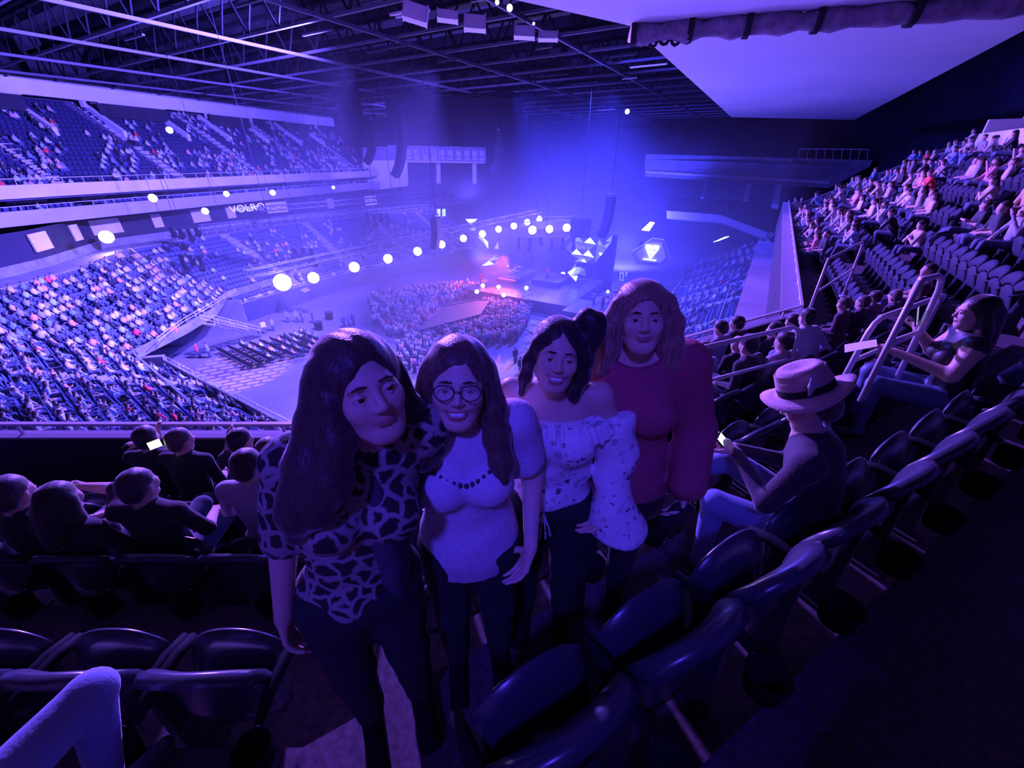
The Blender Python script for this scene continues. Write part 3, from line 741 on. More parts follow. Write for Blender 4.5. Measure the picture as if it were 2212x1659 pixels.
stand_seats(LB_right, 'lower_right', 0, LN-1, low_z, low_back, .56, 7.5, 1.3, 2)
stand_seats(LU, 'upper_left', 0, UN-1, up_z, lambda k: 1.2+UT*k, .56, 13.6, 1.3, 4.5)
stand_seats(LU, 'suite_left', 0, 2, lambda k: 13.2+.4*k, lambda k: 1.9+1.2*k, .62, 9.0, 1.6, 2)
def seen(q, top=1.0):
    a = project(q); 
    if a is None: return 0
    x, y, Z = a
    if not (-40 < x < 2252 and -40 < y < 1700): return 0
    return F_PX/Z
for s in seats:
    px = seen(s['p']+Vector((0,0,.7))); s['px'] = px
    a = project(s['p']+Vector((0,0,.7)))
    if px and s['stand'].startswith('lower'):
        if a[1] > 945: s['px'] = 0
        if 620 < a[0] < 1490 and a[1] > 790: s['px'] = 0
        if s['stand'] == 'lower_right' and a[0] > 1690: s['px'] = 0

# ------------------------------------------------------------------ who sits there
def crowd_density(s):
    st, k = s['stand'], s['row']; x, y = s['p'].x, s['p'].y; a = project(s['p']) or (0,0,1)
    if st == 'left': return 0
    if st == 'bend': return 0
    if st == 'right':
        if a[0] > 1750 and a[1] > 590: return .10
        return .52 if a[0] < 2020 else .34
    if st == 'lower_near': return .64
    if st == 'lower_corner': return .62
    if st == 'lower_left': return .16 if k > 3 else .30
    if st == 'lower_right': return .34
    if st == 'suite_left': return .10
    if st == 'upper_left': return .34 if k < 7 else .14
    return 0
def clump(x, y, sc): return math.sin(x*sc*1.3+1.7)*math.sin(y*sc*1.1+.6)+.6*math.sin(x*sc*2.9+y*sc*2.3)
PALETTE = [('white',(.66,.64,.66)),('pale grey',(.45,.43,.46)),('cream',(.62,.50,.44)),('pink',(.75,.34,.42)),('grey',(.32,.31,.34)),('dark',(.05,.05,.06)),('denim blue',(.18,.28,.50)),('light blue',(.42,.55,.82)),('black',(.02,.02,.025)),('red',(.85,.06,.07)),('tan',(.62,.42,.30))]
PW = [.15,.14,.12,.07,.14,.12,.08,.07,.06,.02,.03]
cr = random.Random(21)
fans = []
for s in seats:
    d = crowd_density(s)
    if s['stand'].startswith(('upper','lower_left','lower_right')): d *= max(0, 1+1.15*clump(s['p'].x, s['p'].y, .33))
    if cr.random() < d:
        c = cr.choices(range(len(PALETTE)), PW)[0]
        fans.append(dict(seat=s, p=s['p']+Vector((cr.uniform(-.1,.1),cr.uniform(-.1,.1),0)), ang=s['ang']+cr.uniform(-.35,.35), px=s['px'], c=c, stand=s['stand'])); s['taken'] = True

# ------------------------------------------------------------------ seats as objects
near_keys = []
SEAT_LABEL = {}
def make_seat(s, label, group):
    o = empty('stadium_seat', s['p'], s['ang']); tag(o, label, 'seat', group)
    for nm, me, x in SEATM:
        c = link_mesh(nm, me, None, o); c.location.x = x
    return o
ORD = ['first','second','third','fourth','fifth','sixth','seventh','eighth','ninth','tenth','eleventh','twelfth']
rest = []
detail = [s for s in seats if (s['stand'] == 'left' and s['idx'] < 9) or (s['stand'] == 'bend' and s['row'] <= 3 and s['idx'] < 8)]
for s in detail:
    if s['stand'] == 'left': lab = 'black folding seat, %s from the aisle in %s row left of the women' % (ORD[s['idx']], ('the front','the second','the nearest')[s['row']])
    else: lab = 'black folding seat, %s along the %s row from the front beside the women' % (ORD[s['idx']], ('first','second','third','fourth')[s['row']])
    make_seat(s, lab, 'folding seats of the near upper deck')
ids = set(map(id, detail))
others = sorted([s for s in seats if id(s) not in ids and s['px'] > 0], key=lambda s: -s['px'])
indiv = others[:300-len(detail)]
SECT = {'bend':'handrail deck','right':'soffit deck','lower_near':'near lower bowl','lower_corner':'corner lower bowl','left':'left deck','lower_right':'right lower bowl','lower_left':'far lower bowl','upper_left':'far upper deck','suite_left':'suite level'}
for s in indiv:
    o = link_mesh('stadium_seat', mid_me, None); o.location = s['p']; o.rotation_euler.z = s['ang']
    tag(o, 'dark folding seat, %s row up, %s seat along, %s' % (ordinal(s['row']+1), ordinal(s['idx']+1), SECT[s['stand']]), 'seat', 'folding seats of the '+SECT[s['stand']])
ids |= set(map(id, indiv))
rest = [s for s in seats if id(s) not in ids]
o = merge_instances('distant_seats', far_seat_template(), [(*s['p'], s['ang'], 1) for s in rest], 'seat_far', [(.040,.044,.10) if s['stand'] in ('upper_left','right','bend') else (.10,.115,.26) for s in rest], [(0,0,0,0)]*16); tag(o, 'rows of dark blue folding seats filling the far stands', 'seats', kind='stuff')  # upper deck seats coloured darker to stand for the weaker light there

# ------------------------------------------------------------------ seated spectators: a few smooth figures, copied
def seated_pose(lean=.12, arms='lap', legs=0, turn=0):
    J = dict(hip=(0,-.22,.52), neck=(0,-.22-lean-.02,1.02), sl=(.17,-.21-lean,.985), sr=(-.17,-.21-lean,.985), hl=(.09,-.22,.5), hr=(-.09,-.22,.5))
    return J
def seated_blob(v):
    """faces -y here; the seat back is at y = +.0; 7 variants"""
    lean = (.02,.22,-.02,.10,.30,.05,.14)[v]; B = Blob()
    hip = V3((0,-.20,.50)); neck = V3((0,-.16-lean,.98-.04*abs(lean))); w = .185
    J = dict(hip=hip, neck=neck, sl=neck+V3((w,.0,-.045)), sr=neck+V3((-w,.0,-.045)), hl=hip+V3((.1,0,0)), hr=hip+V3((-.1,0,0)))
    torso(B, J, 1.08, False, .05, 1, .015)
    hd = neck+V3((0,-.035-.03*lean,.155)); tilt = (.0,.35,.0,.25,.55,-.1,.1)[v]; yaw = (0,.4,-.5,0,.2,-.3,.6)[v]
    Rm = np.array(Euler((tilt,0,yaw)).to_matrix())
    B.cone(neck-V3((0,0,.03)), hd+V3((0,.02,-.05)), .055, .052, .03, 0); head(B, hd, Rm, 1.0, False, .02, 0, True, 0)
    B.ell(loc(hd,Rm,(0,.030,.050)), (.084,.096,.082), Rm, .015, 3)
    if v in (1,3,6): B.cone(loc(hd,Rm,(0,.07,.03)), loc(hd,Rm,(0,.09,-.16)), .072, .055, .04, 3)
    kn = .47
    for q in (-1,1):
        sp = (.10,.13,.16,.09,.15,.11,.12)[v]; S = J['sl'] if q > 0 else J['sr']
        K = V3((q*sp,-.66,.50)); An = V3((q*(sp+.01),-.66-(.08 if v%2 else -.06),.09)); H_ = hip+V3((q*.095,-.02,-.02))
        if v == 2 and q > 0: An = V3((-.08,-.74,.44)); K = V3((.16,-.64,.56))
        B.cone(H_, K, .092, .066, .03, 2); B.cone(K, An, .060, .042, .02, 2); B.cone(An+V3((0,.02,-.04)), An+V3((0,-.15,-.055)), .038, .034, .02, 4)
        if v in (0,3): E_ = S+V3((q*.07,-.02,-.27)); W_ = V3((q*.06,-.50,.60))
        elif v in (1,4): E_ = S+V3((q*.06,-.14,-.26)); W_ = V3((q*.05,-.56,.78))
        elif v == 2: E_ = S+V3((q*.10,-.06,-.26)); W_ = V3((-q*.06,-.40,.76))
        elif v == 5: E_ = S+V3((q*.10,-.10,-.22)); W_ = neck+V3((q*.05,-.22,.10)) if q > 0 else V3((q*.08,-.48,.60))
        else: E_ = S+V3((q*.12,.02,-.26)); W_ = V3((q*.16,-.48,.62))
        B.cone(S, E_, .058, .048, .03, 1); B.cone(E_, W_, .043, .032, .02, 0 if v in (0,2,4,6) else 1); B.cone(W_, W_+unit(W_-E_)*.10, .036, .030, .02, 0)
    return B
COLS = [(.62,.42,.34,1),(0,0,0,0),(.10,.12,.20,1),(.05,.03,.025,1),(.10,.10,.11,1)]
def people_mat():
    m = M['people']; nt = m.node_tree; b = nt.nodes['Principled BSDF']; at = next(n for n in nt.nodes if n.type == 'ATTRIBUTE')
    oi = nt.nodes.new('ShaderNodeObjectInfo'); mx = nt.nodes.new('ShaderNodeMix'); mx.data_type = 'RGBA'
    nt.links.new(at.outputs['Alpha'], mx.inputs[0]); nt.links.new(oi.outputs['Color'], mx.inputs[6]); nt.links.new(at.outputs['Color'], mx.inputs[7]); nt.links.new(mx.outputs[2], b.inputs['Base Color'])
people_mat()
FIG = []
for v in range(7):
    vv, q, _ = seated_blob(v).mesh(.032, colors=COLS); vv = vv*np.array([1,1,1])
    c2 = [list(c) for c in COLS]
    Bv = seated_blob(v); vv, q, C = Bv.mesh(.030, colors=[c for c in COLS])
    vv = vv*np.array([-1,-1,1])                       # turn to face +y like the seats
    me = np_mesh('spectator', vv, q, C); me.materials.append(M['people']); FIG.append(me)
fans.sort(key=lambda f: -f['px'])
WHERE = {'right':'on the upper deck at right','lower_near':'in the lower bowl beyond the near parapet','lower_corner':'in the lower bowl corner above the tunnel','lower_left':'in the lower bowl across the floor','lower_right':'in the lower bowl at right','upper_left':'in the far upper deck','suite_left':'on the suite level'}
N_IND = 265
for i, f in enumerate(fans[:N_IND]):
    o = link_mesh('person', FIG[cr.randrange(7)], None); o.location = f['p']; o.rotation_euler.z = f['ang']; nm, c = PALETTE[f['c']]
    o.color = (*c, 1); sc = cr.uniform(.93,1.07); o.scale = (sc,sc,sc)
    tag(o, 'spectator in a %s top, %s row up, %s seat along, %s' % (nm, ordinal(f['seat']['row']+1), ordinal(f['seat']['idx']+1), SECT[f['stand']]), 'person', 'spectators seated in the '+SECT[f['stand']])
def far_person():
    mb = MB(); T = []
    def col_(c, n): T.extend([c]*n)
    n0 = 0
    mb.hexa([(-.17,.10,.46),(.17,.10,.46),(.16,.34,.46),(-.16,.34,.46)], [(-.22,.10,.94),(.22,.10,.94),(.18,.28,.94),(-.18,.28,.94)]); col_((0,0,0,0), 8)
    mb.hexa([(-.22,.10,.94),(.22,.10,.94),(.18,.28,.94),(-.18,.28,.94)], [(-.07,.14,1.02),(.07,.14,1.02),(.07,.24,1.02),(-.07,.24,1.02)]); col_((0,0,0,0), 8)
    mb.tube([(0,.19,1.0),(0,.20,1.08),(0,.20,1.18),(0,.19,1.25)], [.05,.085,.09,.05], 6); col_((.60,.42,.34,1), 12); col_((.08,.05,.04,1), 12)
    for q in (-1,1):
        mb.hexa([(q*.10-.075,.28,.40),(q*.10+.075,.28,.40),(q*.10+.07,.66,.40),(q*.10-.07,.66,.40)], [(q*.10-.075,.25,.56),(q*.10+.075,.25,.56),(q*.10+.07,.66,.54),(q*.10-.07,.66,.54)]); col_((.12,.14,.24,1), 8)
        mb.hexa([(q*.22-.045,.12,.62),(q*.22+.045,.12,.62),(q*.16+.04,.46,.54),(q*.16-.04,.46,.54)], [(q*.22-.045,.12,.92),(q*.22+.045,.20,.92),(q*.16+.04,.48,.62),(q*.16-.04,.48,.62)]); col_((0,0,0,0), 8)
        mb.hexa([(q*.11-.055,.58,.02),(q*.11+.055,.58,.02),(q*.11+.05,.74,.02),(q*.11-.05,.74,.02)], [(q*.11-.06,.56,.46),(q*.11+.06,.56,.46),(q*.11+.06,.68,.46),(q*.11-.06,.68,.46)]); col_((.12,.14,.24,1), 8)
    return mb, T
FP, FT = far_person()
FAR = [((*f['p'], f['ang'], cr.uniform(.95,1.1)), PALETTE[f['c']][1]) for f in fans[N_IND:]]

# ================================================================== STAGE, RIG, BANNERS, FLOOR
def px_poly(name, pts, r, m, parent=None, thick=.2):
    return slab_from_px(name, pts, r, m, thick, parent, None)
# --- row of audience blinders on a truss along the floor
LAMP = [(610,610,8.6,1.0),(677,600,8.8,.66),(765,577,8.9,.66),(838,559,9,.62),(902,543,9,.62),(954,528,9,.60),(1001,515,9,.60),(1042,505,9,.62),(1077,495,9,.62),(1110,488,9,.66),(1139,480,9,.66),(1165,473,9,.66),(1150,497,9,.80),(1187,495,9,.74),(1224,492,9,.78),(230,512,10.5,.95)]
WORD = ['nearest','second','third','fourth','fifth','sixth','seventh','eighth','ninth','tenth','eleventh','last']
lamp_pts = []
for i, (x, y, z, rad) in enumerate(LAMP):
    p = atz(x, y, z); lamp_pts.append(p); rad *= .74; aim = (Vector((0,4,14.5))-p).normalized() if i != 15 else (Vector((-10,25,3))-p).normalized()
    e = empty('stage_lamp', p)
    if i < 12: tag(e, '%s glowing white floodlight of the long row on the diagonal truss' % WORD[i], 'stage light', 'floodlights on the diagonal truss')
    elif i < 15: tag(e, '%s of the three white floodlights over the stage front' % ('leftmost','middle','rightmost')[i-12], 'stage light', 'floodlights over the stage front')
    else: tag(e, 'glaring floodlight hanging alone in front of the far stand', 'stage light')
    rot = aim.to_track_quat('Z', 'Y')
    for j, (nm, mb, m) in enumerate((('housing', MB().cyl((0,0,-.30), rad*.75, .5, 14, r2=rad*1.04), 'steel_dark'), ('lens', MB().cyl((0,0,0), rad, .06, 20), 'lens'), ('yoke', MB().tube([(rad*1.12,0,-.25),(rad*1.12,0,-.7),(0,0,-1.0),(-rad*1.12,0,-.7),(-rad*1.12,0,-.25)], .06, 6), 'steel_dark'))):
        o = mb.build(nm, m, e, nm != 'lens'); o.rotation_mode = 'QUATERNION'; o.rotation_quaternion = rot
    l = spot('lamp_beam', aim*.35, aim*5, 1700 if i in (0,15) else 800, PINK, 150, 1.0, rad*.8); l.parent = e
def box_truss(name, label, a, b, w=.5, bays=14, m='steel_dark', cat='truss'):
    e = empty(name, a); tag(e, label, cat); a, b = Vector(a), Vector(b); d = b-a; t = d.normalized(); s = t.cross(Vector((0,0,1))).normalized()*w/2; z = Vector((0,0,w/2))
    for q in (s+z, s-z, -s+z, -s-z): MB().tube([q, q+d], .05, 5).build('chord', m, e)
    lace = MB()
    for i in range(bays):
        p, q = d*(i/bays), d*((i+1)/bays)
        for o1, o2 in ((s+z,s-z),(-s+z,-s-z),(s+z,-s+z)): lace.bar(p+o1, q+o2, .035); lace.bar(p+o1, p+o2, .035)
    lace.build('lacing', m, e)
    for f in (.06,.35,.65,.94): MB().tube([d*f, d*f+Vector((0,0,30.5-(a+d*f).z))], .02, 4).build('hoist_cable', 'black', e)
    return e
box_truss('lighting_truss', 'long diagonal lighting truss carrying the row of floodlights', lamp_pts[0]+Vector((-1.5,-2.5,1.35)), lamp_pts[11]+Vector((1,2,1.35)), .6, 26)
box_truss('lighting_truss', 'short lighting truss over the stage front', lamp_pts[12]+Vector((-3,.0,1.4)), lamp_pts[14]+Vector((2,.6,1.4)), .6, 8)
box_truss('lighting_truss', 'dark lighting truss in front of the far lower bowl', atz(432,492,12), atz(1000,432,12.6), .55, 26)
box_truss('lighting_truss', 'upper dark truss hung parallel above the far lower bowl', atz(560,452,13.6), atz(980,418,14.6), .5, 20)
# clusters of moving heads hanging from the trusses
def moving_heads(label, p, n, spread, seed):
    e = empty('moving_light_cluster', p); tag(e, label, 'stage light'); r_ = random.Random(seed)
    MB().bar((-spread,0,.4),(spread,0,.4),.12).build('hanging_bar', 'steel_dark', e); MB().tube([(0,0,.4),(0,0,13)], .03, 4).build('hoist_cable', 'black', e)
    for k in range(n):
        x = -spread+2*spread*k/max(1,n-1); z = -r_.uniform(.2,1.4)
        B = MB(); B.cyl((x,r_.uniform(-.3,.3),z), .26, .7, 8, axis=(r_.uniform(-.5,.5),-.6,-.7), r2=.34); B.box((x,0,(z+.4)/2+.1),(.42,.2,abs(z-.4)*.9)); B.build('moving_head', 'black', e)
moving_heads('black cluster of moving lights hanging before the far stand', atz(398,500,10.5), 4, 1.6, 1)
moving_heads('lower black cluster of moving lights by the aisle of the far bowl', atz(412,560,8.0), 3, 1.1, 2)
moving_heads('dark cluster of moving lights left of the stage', atz(815,470,12), 4, 1.3, 3)
moving_heads('dark cluster of moving lights above the tiered stand near stage', atz(655,545,9), 3, 1.0, 4)
moving_heads('dark moving lights hung over the centre of the stage', atz(1180,520,8.2), 6, 4.0, 5)
# --- line arrays
def line_array(label, px, r, boxes, curve, w=1.3):
    p = atr(*px, r); e = empty('line_array', p); tag(e, label, 'loudspeaker', 'hanging loudspeaker arrays'); az = math.atan2(-p.x, p.y)+(1.25 if curve > 0 else -.6); a = 0; q = Vector((0,0,0)); curve *= 1.5; fw = Vector((-p.x,-p.y,0)).normalized()
    for k in range(boxes):
        a += curve*k/boxes; Rm = Matrix.Rotation(az, 3, 'Z') @ Matrix.Rotation(a, 3, 'X')
        d = Rm @ Vector((0,0,-.40)); o = MB().box(q+d/2, (w,.8,.38), Rm).build('cabinet', 'black', e); q = q+d
    MB().box((0,0,.25),(w,.5,.2), az).build('rigging_frame', 'steel_dark', e); MB().tube([(0,0,.3),(0,0,max(1,30-p.z))], .04, 4).build('hoist_cable', 'black', e)
    return e
line_array('long curved black loudspeaker array in front of the banners', (863,232), 62, 20, .045, 1.7)
line_array('small J-shaped black loudspeaker array beside the far deck', (800,262), 66, 13, .09, 1.3)
line_array('dark loudspeaker array right of the banners', (1080,285), 66, 13, .075, 1.5)
line_array('loudspeaker array curving down beside the white hexagon sign', (1320,425), 60, 13, -.09, 1.1)
line_array('short black loudspeaker array hanging left of the stage', (940,470), 52, 9, .06, 1.6)
for lab, px, r, sz in (('square black loudspeaker block hanging at the left of the arrays',(758,255),64,(3.0,1.2,6.4)),('wide black loudspeaker block beside the small array',(812,285),70,(2.7,1.1,3.6)),('large black box hung high over the hall',(985,240),72,(20,2.2,3.2)),('black loudspeaker block above the white faceted set',(1254,492),64,(3.0,1.6,2.6)),('black box hanging at the right of the banners',(1158,268),74,(2.6,1.4,2.0))):
    p = atr(*px, r); e = empty('hanging_loudspeaker', p); tag(e, lab, 'loudspeaker'); az = math.atan2(-p.x, p.y)
    n = max(1, int(sz[2]/.9))
    for k in range(n): MB().box((0,0,sz[2]/2-(k+.5)*sz[2]/n), (sz[0],sz[1],sz[2]/n-.05), az).build('cabinet', 'black', e)
    MB().tube([(0,0,sz[2]/2),(0,0,max(sz[2]/2+.5,30-p.z))], .05, 4).build('hoist_cable', 'black', e)
# --- white boxes hanging under the roof
for i, (x0,y0,w,hh,rl) in enumerate(((898,30,47,26,.22),(967,36,40,14,.08),(1026,51,42,22,.05),(1133,71,40,17,.05),(1184,79,38,12,.02))):
    p = atz(x0,y0,26.2); Z = project(p)[2]; e = empty('hanging_box', p); tag(e, '%s white boxy panel hanging under the dark roof trusses' % ('leftmost large','second','middle square','fourth','rightmost')[i], 'ceiling panel', 'white panels under the roof')
    az = math.atan2(-p.x,p.y); Rm = Matrix.Rotation(az,3,'Z') @ Matrix.Rotation(-.25,3,'X') @ Matrix.Rotation(rl,3,'Y'); k = Z/F_PX
    MB().box((0,0,0),(w*k,.5,hh*k*1.15),Rm).build('panel', 'white_panel', e)
    for s_ in (-1,1): MB().box(Rm @ Vector((s_*w*k*.53,-.05,0)),(w*k*.06,.62,hh*k*1.25),Rm).build('end_flange', 'fascia', e)
    MB().tube([(0,0,hh*k*.5),(0,0,5.5)], .03, 4).build('hanger', 'steel_dark', e)
# small bright fittings
def glow(name, label, cat, px, z, size, m='warm_light', group=None, r=None):
    p = atr(*px, r) if r else atz(*px, z); e = empty(name, p); tag(e, label, cat, group)
    MB().cyl((0,0,0), size, .08, 12, axis=-p+Vector((0,0,H))).build('lens', m, e); MB().cyl((p-Vector((0,0,H))).normalized()*.12, size*1.15, .16, 12, axis=-p+Vector((0,0,H))).build('housing', 'steel_dark', e); return e
for i, (x,y) in enumerate(((1694,494),(1697,514),(1698,527),(1700,549),(1705,600),(1707,622),(1712,676))):
    glow('ledge_light', '%s warm light below the parapet of the right deck' % ('first and farthest','second','third','fourth','fifth','sixth','nearest')[i], 'light', (x,y), 12.9, .05+.045*(i<3)+.02, 'warm_light', 'warm lights below the right parapet')
for i, (px, r, s_, lab) in enumerate((((1101,17),30,.16,'small bright spotlight high under the roof'),((1074,5),30,.11,'tiny bright spotlight at the top edge under the roof'),((1355,241),70,.30,'small square white light far under the roof'),((1153,51),32,.07,'tiny white light beside the hanging panels'))):
    glow('roof_light', lab, 'light', px, 0, s_, 'warm_light', None, r)
for i, (px, r, s_, lab) in enumerate((((330,428),56,.36,'white oval lamp on the suite level, nearest'),((489,419),62,.30,'white oval lamp on the suite level, second along'),((589,416),68,.34,'bright white lamp on the suite level, third along'),((443,456),60,.34,'white oval lamp under the suite fascia'),((366,281),70,.34,'small lit white sign in the far upper deck'),((720,405),85,.25,'tiny bright lamp at the far end of the suite level'))):
    glow('suite_lamp', lab, 'light', px, 0, s_, 'warm_light', None, r)
for lab, pts, r in (('bright angled lamp panel high beside the hexagon sign', [(1386,497),(1402,499),(1414,481),(1405,479)], 74), ('small bright lamp panel on the far right suite', [(1541,523),(1553,520),(1575,511),(1566,512)], 80), ('bright lamp panel beside the right parapet', [(1632,572),(1648,572),(1664,556),(1650,557)], 46), ('bright lamp panel at the far corner of the upper deck', [(1690,502),(1697,498),(1699,485),(1690,487)], 34)):
    e = empty('lamp_panel', atr(*pts[0], r)); tag(e, lab, 'light')
    o = px_poly('diffuser', [(x,y) for x,y in pts], r, 'warm_light', None, .1); o.parent = e; o.matrix_parent_inverse = Matrix.Translation(-Vector(e.location))
    o = px_poly('housing', [(x+(1 if i in (1,2) else -1), y) for i,(x,y) in enumerate(pts)], r+.15, 'steel_dark', None, .3); o.parent = e; o.matrix_parent_inverse = Matrix.Translation(-Vector(e.location))
# --- banners
def text(parent, s, loc_, size, m, rot, ext=.02):
    cu = bpy.data.curves.new('lettering', 'FONT'); cu.body = s; cu.size = size; cu.align_x = 'CENTER'; cu.align_y = 'CENTER'; cu.extrude = ext
    cu.materials.append(M[m] if isinstance(m, str) else m); t_ = bpy.data.objects.new('lettering_source', cu); me = bpy.data.meshes.new_from_object(t_); me.name = 'lettering'; bpy.data.objects.remove(t_)
    o = link_mesh('lettering', me, m, parent); o.location = loc_; o.rotation_euler = rot; return o
M['banner'] = mat('banner', (.28,.25,.30), .8); M['banner_pale'] = mat('banner_pale', (.55,.52,.60), .8)
BN = [(882,''),(900,'35'),(919,'11'),(938,'15'),(955,''),(973,''),(991,''),(1009,''),(1026,''),(1042,'')]
for i, (x, s) in enumerate(BN):
    a, b = atr(x-8,346.5+.02*(x-880),111), atr(x+7,318.5+.02*(x-880),111); w, h = abs(b.x-a.x), b.z-a.z; c = (a+b)/2; e = empty('hanging_banner', (c.x,c.y,a.z)); az = math.atan2(-c.x,c.y); e.rotation_euler.z = az
    tag(e, ('hanging banner with a large %s, %s in the row on the far left wall' % (s, ORD[i])) if s else 'dim hanging banner, %s in the row on the far left wall' % ORD[i], 'banner', 'banners on the far left wall')
    MB().box((0,0,h/2),(w,.06,h)).build('cloth', 'banner', e)
    if s: text(e, s, (0,-.06,h*.66), h*.52, 'fascia', (math.pi/2,0,0)); MB().box((0,-.05,h*.30),(w*.5,.04,h*.22)).build('emblem', 'banner_pale', e); MB().box((0,-.05,h*.10),(w*.75,.04,h*.07)).build('caption_bar', 'fascia', e)
    else:
        MB().box((0,-.05,h*.62),(w*.6,.04,h*.42)).build('emblem', 'banner_pale', e); MB().box((0,-.05,h*.2),(w*.7,.04,h*.2)).build('caption_bar', 'banner_pale', e)
BX = [1490,1512,1535,1557,1580,1603,1627,1641,1655,1668,1682,1695]
for i, (x0, x1) in enumerate(zip(BX, BX[1:]+[1710])):
    f = lambda x: (x-1490)/220.0
    P = [(x0-6+.0*i, 375+12*f(x0)), (x1-8, 375+12*f(x1)), (x1+4, 337+7*f(x1)), (x0+6, 337+7*f(x0))]
    e = empty('hanging_banner', atr(*P[0],106.4)); tag(e, 'pale hanging banner, %s from the left on the far right wall' % ORD[i], 'banner', 'banners on the far right wall'); inv = Matrix.Translation(-Vector(e.location))
    o = px_poly('cloth', P, 106.4, 'banner_pale' if i > 3 else 'banner', None, .08); o.parent = e; o.matrix_parent_inverse = inv
    mid = lambda a, b, t: (a[0]+(b[0]-a[0])*t, a[1]+(b[1]-a[1])*t)
    q = [mid(mid(P[0],P[1],u),mid(P[3],P[2],u),v) for u, v in ((.3,.38),(.62,.32),(.75,.62),(.66,.86),(.40,.88),(.34,.6))]
    o = px_poly('figure_print', q, 106.25, 'banner' if i > 3 else 'grey_wall', None, .03); o.parent = e; o.matrix_parent_inverse = inv
    q = [mid(mid(P[0],P[1],u),mid(P[3],P[2],u),v) for u, v in ((.15,.08),(.85,.08),(.85,.18),(.15,.18))]
    o = px_poly('caption_bar', q, 106.25, 'fascia', None, .03); o.parent = e; o.matrix_parent_inverse = inv
# lettered board on the suite fascia and the pink sign over the tunnel
pS = [atr(x,y,57.5) for x,y in ((509,456.5),(565,450.5),(564,443),(504,449.5))]; e = empty('sign_board', pS[0]); tag(e, 'blue sign board with slanted white lettering under the suite fascia', 'sign'); inv = Matrix.Translation(-pS[0])
o = px_poly('board', [(509,456.5),(565,450.5),(564,443),(504,449.5)], 57.5, mat('sign_blue', (.16,.28,.75), .5, emit=(.10,.16,.8), estr=.35), None, .15); o.parent = e; o.matrix_parent_inverse = inv
d = (pS[1]-pS[0]).normalized(); text(e, 'VOLRO', (pS[0]+pS[2])/2-pS[0]+Vector((0,-.12,0)), 1.05, 'fascia', (math.pi/2, -math.asin(d.z), math.atan2(d.y,d.x)))
p0 = atz(372,717,3.75); e = empty('tunnel_sign', p0); tag(e, 'glowing pink oblong sign over the corner tunnel', 'sign'); az = math.atan2(-p0.x,p0.y)+.25
ol = [(math.cos(a)*.26+(.34 if math.cos(a) > 0 else -.34), math.sin(a)*.27) for a in [2*math.pi*k/20+.01 for k in range(20)]]
RmS = Matrix.Rotation(az,3,'Z') @ Matrix.Rotation(-.5,3,'Y')
mb = MB(); mb.hexa([RmS @ Vector((x,0,z)) for x,z in ol], [RmS @ Vector((x,.12,z)) for x,z in ol]); mb.build('panel', mat('neon_pink', (.6,.1,.2), emit=(1,.18,.42), estr=.9), e)
for k in range(4):
    c = -.36+.24*k; mb = MB(); pts = [RmS @ Vector((c+.08*math.cos(a),-.03,.14*math.sin(a))) for a in [2*math.pi*j/10 for j in range(11)]]; mb.tube(pts, .02, 4).build('lettering', mat('neon_red%d'%k, (.7,.05,.1), emit=(1,.05,.16), estr=.7), e)

# --- hexagonal sign with the white emblem, faceted set pieces
def group_px(name, label, cat, origin_px, r): 
    e = empty(name, atr(*origin_px, r)); tag(e, label, cat); e['inv'] = 0; return e
def part_px(e, name, pts, r, m, thick=.1):
    o = px_poly(name, pts, r, m, None, thick); o.parent = e; o.matrix_parent_inverse = Matrix.Translation(-Vector(e.location)); return o
e = group_px('hexagon_sign', 'pale hexagonal sign with a white inverted triangle emblem at the right', 'sign', (1405,560), 58)
zx = lambda p: (1330+p[0]*.09042, 470+p[1]*.09042)
part_px(e, 'rim', [zx(p) for p in ((360,840),(490,1110),(1085,1200),(1325,970),(1165,530),(870,500))], 58.2, mat('hex_rim', (.42,.42,.55), .6), .5)
part_px(e, 'face', [zx(p) for p in ((480,850),(600,1035),(1060,1085),(1200,940),(1100,600),(860,580))], 58, mat('hex_face', (.5,.5,.6), .6, emit=(.16,.16,.9), estr=.25), .12)
for nm, pts in (('emblem_top', ((705,650),(780,640),(890,680),(945,655),(1050,685),(1020,765),(760,755),(715,735))),('emblem_side', ((715,735),(765,755),(835,930),(815,985))),('emblem_side', ((970,770),(1025,765),(850,975),(815,985),(835,930))),('emblem_centre', ((795,785),(910,785),(900,860),(820,865))),('emblem_foot', ((655,975),(970,1015),(965,1040),(660,1005)))):
    part_px(e, nm, [zx(p) for p in pts], 57.8, 'screen_white', .08)
part_px(e, 'hanger', [zx(p) for p in ((540,710),(690,730),(720,600),(600,570))], 58.6, 'steel_dark', .3)
Mf = [mat('facet_bright', (.9,.9,.9), .6, emit=(.85,.92,1), estr=1.1), mat('facet_mid', (.75,.78,.9), .6, emit=(.35,.42,1), estr=.45), mat('facet_dim', (.4,.42,.55), .6, emit=(.12,.13,1), estr=.25)]  # projected light and shade put into facet colour and glow, in graded tones
zq = lambda p: (1200+p[0]*.10249, 470+p[1]*.10249)
e = group_px('faceted_set_panel', 'tall faceted set panel of bright white pyramids right of the stage', 'stage set', (1270,540), 64)
